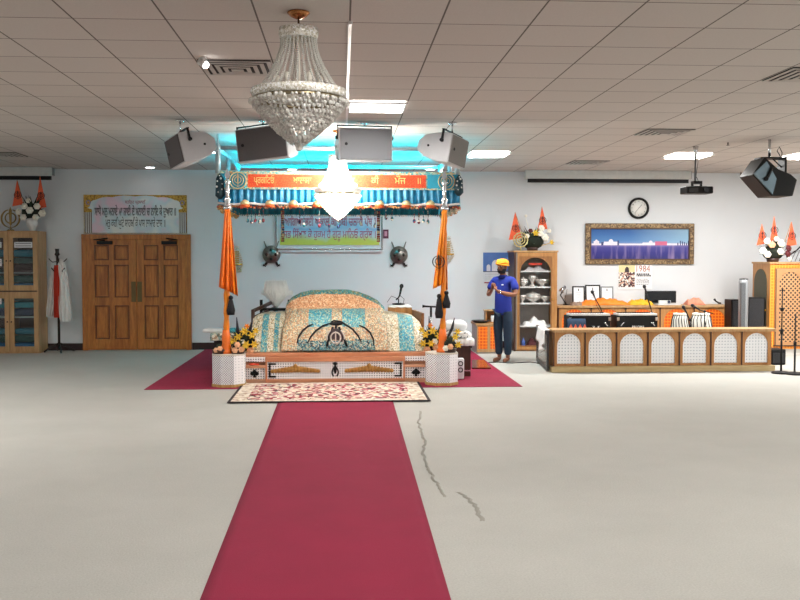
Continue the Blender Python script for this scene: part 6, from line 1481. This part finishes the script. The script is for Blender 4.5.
# bouquets beside the poles
def spikes(L):
    def f(th):
        for (u, z0, z1, lean) in L: m = MB(); m.tube([(u*.6, -.02, .1), (u, -.03, z0), (u+lean, -.04, z1)], [.01, .022, .006], 6); m.done('dark_spike', plain('dark_spike', '#1c1f2c', .5), th)
    return f
zp = PL[2]
for (px, lab, sg, sd) in ((243, 'yellow lily arrangement beside the left orange flagpole', 1, 3), (434, 'yellow lily arrangement beside the right orange flagpole', -1, 4)):
    Y = 12.42; fl_ = [(sg*-.1, .06, .05, PFL, 'round'), (sg*-.02, .05, .05, PFL, 'round'), (sg*.05, .1, .05, YFL, 'lily'), (sg*-.05, .2, .05, YFL, 'lily'), (sg*.03, .27, .055, YFL, 'lily'), (sg*.12, .22, .05, YFL, 'lily'), (sg*.15, .1, .05, YFL, 'lily'), (sg*.17, .28, .04, YFL, 'lily'), (sg*-.12, .14, .05, YFL, 'lily'), (sg*.1, .02, .05, PFL, 'round'), (sg*-.0, .13, .045, WFL, 'round'), (sg*.2, .17, .04, WFL, 'lily'), (sg*.06, .34, .035, ORG, 'lily')]
    arrangement((X(px, Y), Y, ZT+.001), lab, .24, .34, fl_, [], None, seed=sd, nl=110, extra=spikes([(-.07, .3, .46, -.01), (.10, .32, .44, .03)] if sg > 0 else [(-.06, .3, .46, -.01), (.24, .3, .44, .03), (.06, .25, .36, .02)]))
arrangement((PR[0]+.1, PR[1]-.05, PR[2]), 'small lily posy on the right pedestal at the foot of the flagpole', .13, .22, [(.06, .2, .045, YFL, 'lily'), (.0, .08, .04, PFL, 'round'), (.1, .1, .045, YFL, 'lily'), (-.06, .06, .04, WFL, 'round'), (.09, .27, .04, YFL, 'lily')], [], None, seed=11, nl=40)
arrangement((PL[0]+.12, PL[1]-.05, PL[2]), 'small peach posy on the left pedestal at the foot of the flagpole', .11, .16, [(.05, .06, .04, PFL, 'round'), (-.03, .05, .04, PFL, 'round'), (.1, .1, .04, YFL, 'lily'), (.0, .12, .04, PFL, 'round')], [], None, seed=12, nl=30)
arrangement((PL[0]-.12, PL[1]-.04, PL[2]), 'tiny peach posy left of the left flagpole foot', .07, .1, [(.02, .07, .035, PFL, 'round'), (-.03, .05, .035, PFL, 'round')], [], None, seed=13, nl=20)
# ================================================================ PERSON
def skin_mesh(verts, edges, radii, root=0, sub=2):
    me = bpy.data.meshes.new('tmp'); me.from_pydata(verts, edges, []); o = bpy.data.objects.new('tmp', me); COL.objects.link(o)
    s = o.modifiers.new('s', 'SKIN'); s.use_smooth_shade = True; s.branch_smoothing = .4
    for i, r_ in enumerate(radii):
        v = me.skin_vertices[0].data[i]; v.radius = r_ if isinstance(r_, tuple) else (r_, r_); v.use_root = (i == root)
    b = o.modifiers.new('b', 'SUBSURF'); b.levels = sub; b.render_levels = sub
    bpy.context.view_layer.update()
    out = bpy.data.meshes.new_from_object(o.evaluated_get(bpy.context.evaluated_depsgraph_get())); bpy.data.objects.remove(o)
    for p in out.polygons: p.use_smooth = True
    return out
class Skel:
    def __init__(s): s.V, s.E, s.R, s.N = [], [], [], {}
    def add(s, name, p, r, parent=None):
        s.V.append(p); s.R.append(r); s.N[name] = len(s.V)-1
        if parent is not None: s.E.append((s.N[parent], s.N[name]))
        return name
    def mesh(s, name, mat, parent, root=0, sub=2):
        me = skin_mesh(s.V, s.E, s.R, root, sub); me.name = name; me.materials.append(mat); o = bpy.data.objects.new(name, me); COL.objects.link(o); o.parent = parent; return o
def person():
    x, y = fl(503, 361.5)
    th = thing('person', 'person in orange turban, blue polo shirt and jeans standing barefoot with folded hands', 'person', (x, y, 0), R(-42)); th.scale = (.985, .985, .975)
    SK = plain('skin', '#8a5a42', .5, var=.06, scale=20); SHIRT = plain('royal_blue_knit', '#12288c', .8, var=.12, scale=9, bump=.2, bscale=14); JEAN = plain('blue_denim', '#23384e', .85, var=.25, scale=8, bump=.2, bscale=20)
    b = Skel(); A = b.add
    A('pel', (0, .0, .88), (.11, .08)); A('ab', (0, .0, 1.02), (.10, .08), 'pel'); A('ch', (0, .005, 1.20), (.11, .085), 'ab'); A('up', (0, .01, 1.31), (.09, .065), 'ch'); A('nk', (0, -.005, 1.40), .052, 'up'); A('nk2', (0, -.02, 1.445), .05, 'nk')
    A('jaw', (0, -.045, 1.475), (.058, .06), 'nk2'); A('hd', (0, -.04, 1.54), (.077, .089), 'jaw'); A('tp', (0, -.025, 1.60), (.062, .072), 'hd')
    for s, q in ((-1, 'l'), (1, 'r')):
        A('sh'+q, (s*.160, .01, 1.31), .048, 'up'); A('ua'+q, (s*.222, -.01, 1.22), .046, 'sh'+q); A('el'+q, (s*.255, -.04, 1.085), .041, 'ua'+q)
        A('fa'+q, (s*.17, -.155, 1.10), .040, 'el'+q); A('wr'+q, (s*.065, -.255, 1.145), .026, 'fa'+q)
        A('pm'+q, (s*.026, -.285, 1.185), (.018, .032), 'wr'+q)
        # four fingers of unequal length pressed to the other hand, thumb from the side of the palm
        for k, (dy, L) in enumerate(((-.033, .062), (-.012, .072), (.009, .066), (.028, .052))):
            p0 = (s*.020, -.285+dy*.9, 1.215); A('f%d%s' % (k, q), p0, .0088, 'pm'+q)
            A('g%d%s' % (k, q), (s*.014, -.289+dy, 1.215+L*.55), .0084, 'f%d%s' % (k, q)); A('h%d%s' % (k, q), (s*.011, -.286+dy, 1.215+L), .0070, 'g%d%s' % (k, q))
        A('t0'+q, (s*.030, -.25, 1.195), .0105, 'pm'+q); A('t1'+q, (s*.022, -.235, 1.228), .0088, 't0'+q)
        A('hp'+q, (s*.085, .0, .80), .068, 'pel'); A('th'+q, (s*.09, -.005, .66), .066, 'hp'+q); A('kn'+q, (s*.088, -.012, .47), .055, 'th'+q); A('cf'+q, (s*.085, .015, .34), .054, 'kn'+q)
        A('an'+q, (s*.08, .02, .085), .036, 'cf'+q); A('hl'+q, (s*.08, .02, .04), (.034, .034), 'an'+q); A('ft'+q, (s*.088, -.07, .033), (.036, .026), 'hl'+q); A('to'+q, (s*.095, -.145, .022), (.038, .016), 'ft'+q)
    body = b.mesh('body', SK, th)
    # face: nose, brows, ears, eyes, mouth as small parts on the head
    hx, hy, hz = 0, -.04, 1.535
    m = MB(); m.tube([(0, -.118, 1.555), (0, -.134, 1.53), (0, -.142, 1.513), (0, -.126, 1.506)], [.008, .010, .014, .010], 8); m.ball((-.012, -.130, 1.510), .009, 8, 6); m.ball((.012, -.130, 1.510), .009, 8, 6); m.done('nose', SK, th)
    for s in (-1, 1):
        m = MB(); m.ball((s*.072, -.03, 1.525), (.012, .02, .032), 10, 8); m.done('ear', SK, th)
        m = MB(); m.ball((s*.030, -.112, 1.545), (.013, .008, .008), 10, 8); e_ = m.done('eye', plain('eye_white', '#d9d4cc', .2, var=.01), th); m = MB(); m.ball((s*.030, -.1185, 1.543), .005, 8, 6); m.done('iris', BLK, e_)
        m = MB(); m.tube([(s*.012, -.120, 1.565), (s*.03, -.121, 1.570), (s*.05, -.106, 1.563)], [.004, .006, .003], 6); m.done('eyebrow', plain('hair_black', '#15100e', .8), th)
    m = MB(); m.tube([(-.022, -.117, 1.483), (0, -.126, 1.485), (.022, -.117, 1.483)], [.003, .006, .003], 6); m.done('mouth', plain('lips', '#7a4238', .5), th)
    # beard
    BD = plain('hair_black', '#15100e', .8); rows = []
    for i in range(9):
        v = i/8; row = []
        for k in range(21):
            a = PI+PI*k/20; rr_ = 1.0-.35*v**2
            zz = 1.505-.075*v-(.0 if abs(k-10) > 4 else .030*(1-v)); rad = (.066*rr_+.004, .078*rr_+.008)
            row.append((rad[0]*math.cos(a), hy+.004+rad[1]*math.sin(a)*(1+.04*math.sin(k*5)*v), zz))
        rows.append(row)
    m = MB(); m.grid(rows); m.done('beard', BD, th, solid=.006)
    # turban: wound cloth
    TU = plain('turban_orange', '#f5a01c', .7, var=.12, scale=14, bump=.2, bscale=30); m = MB(); m.ball((0, -.028, 1.60), (.100, .112, .068), 20, 12); 
    m.done('turban', TU, th); 
    for k in range(5):
        m = MB(); z = 1.578+.014*k; q = 1-.055*k; tl = .016*(1 if k % 2 else -1)
        m.tube([(.099*q*math.cos(a), -.028+.112*q*math.sin(a), z-.004+tl*math.cos(a)-.006*math.sin(a)) for a in [PI*j/12 for j in range(25)]], .011, 6); m.done('turban_fold', TU, th)
    m = MB(); m.ball((-.045, -.11, 1.60), (.008, .006, .018), 8, 6); m.done('turban_mark', BLK, th)
    # polo shirt
    s_ = Skel(); A = s_.add
    A('hem', (0, .0, .735), (.165, .128)); A('pel', (0, .0, .84), (.158, .122), 'hem'); A('ab', (0, -.008, .97), (.150, .125), 'pel'); A('md', (0, -.005, 1.10), (.148, .122), 'ab'); A('ch', (0, .005, 1.22), (.158, .12), 'md'); A('up', (0, .01, 1.325), (.135, .10), 'ch'); A('nk', (0, .002, 1.385), (.066, .066), 'up')
    for s, q in ((-1, 'l'), (1, 'r')): A('sh'+q, (s*.165, .01, 1.325), .070, 'up'); A('ua'+q, (s*.222, -.008, 1.23), .066, 'sh'+q); A('sl'+q, (s*.248, -.03, 1.15), .063, 'ua'+q)
    s_.mesh('polo_shirt', SHIRT, th)
    m = MB(); m.lathe([(.060, 1.37), (.078, 1.36), (.070, 1.39), (.060, 1.405)], c=(0, -.003, 0), n=20, ring=True); m.done('collar', SHIRT, th)
    MB().bx((.07, -.138, 1.25), (.032, .010, .018)).done('chest_mark', plain('logo_white', '#e6e6ea', .5), th)
    for k in range(2): m = MB(); m.ball((0, -.135+.006*k, 1.30+.035*k), .005, 6, 5); m.done('button', plain('navy_button', '#101a50', .4), th)
    # jeans
    j = Skel(); A = j.add
    A('pel', (0, .0, .87), (.12, .095)); 
    for s, q in ((-1, 'l'), (1, 'r')): A('hp'+q, (s*.072, .0, .79), .09, 'pel'); A('th'+q, (s*.09, -.003, .64), .090, 'hp'+q); A('kn'+q, (s*.088, -.010, .45), .072, 'th'+q); A('cf'+q, (s*.086, .008, .28), .068, 'kn'+q); A('an'+q, (s*.083, .012, .10), .062, 'cf'+q)
    j.mesh('jeans', JEAN, th)
    m = MB(); m.tube([(.032*1.15*math.cos(a)+.075, -.245+.012*math.sin(a), 1.14+.03*math.sin(a)) for a in [PI*k/8 for k in range(17)]], .005, 6); m.done('bracelet', CHR, th)
person()
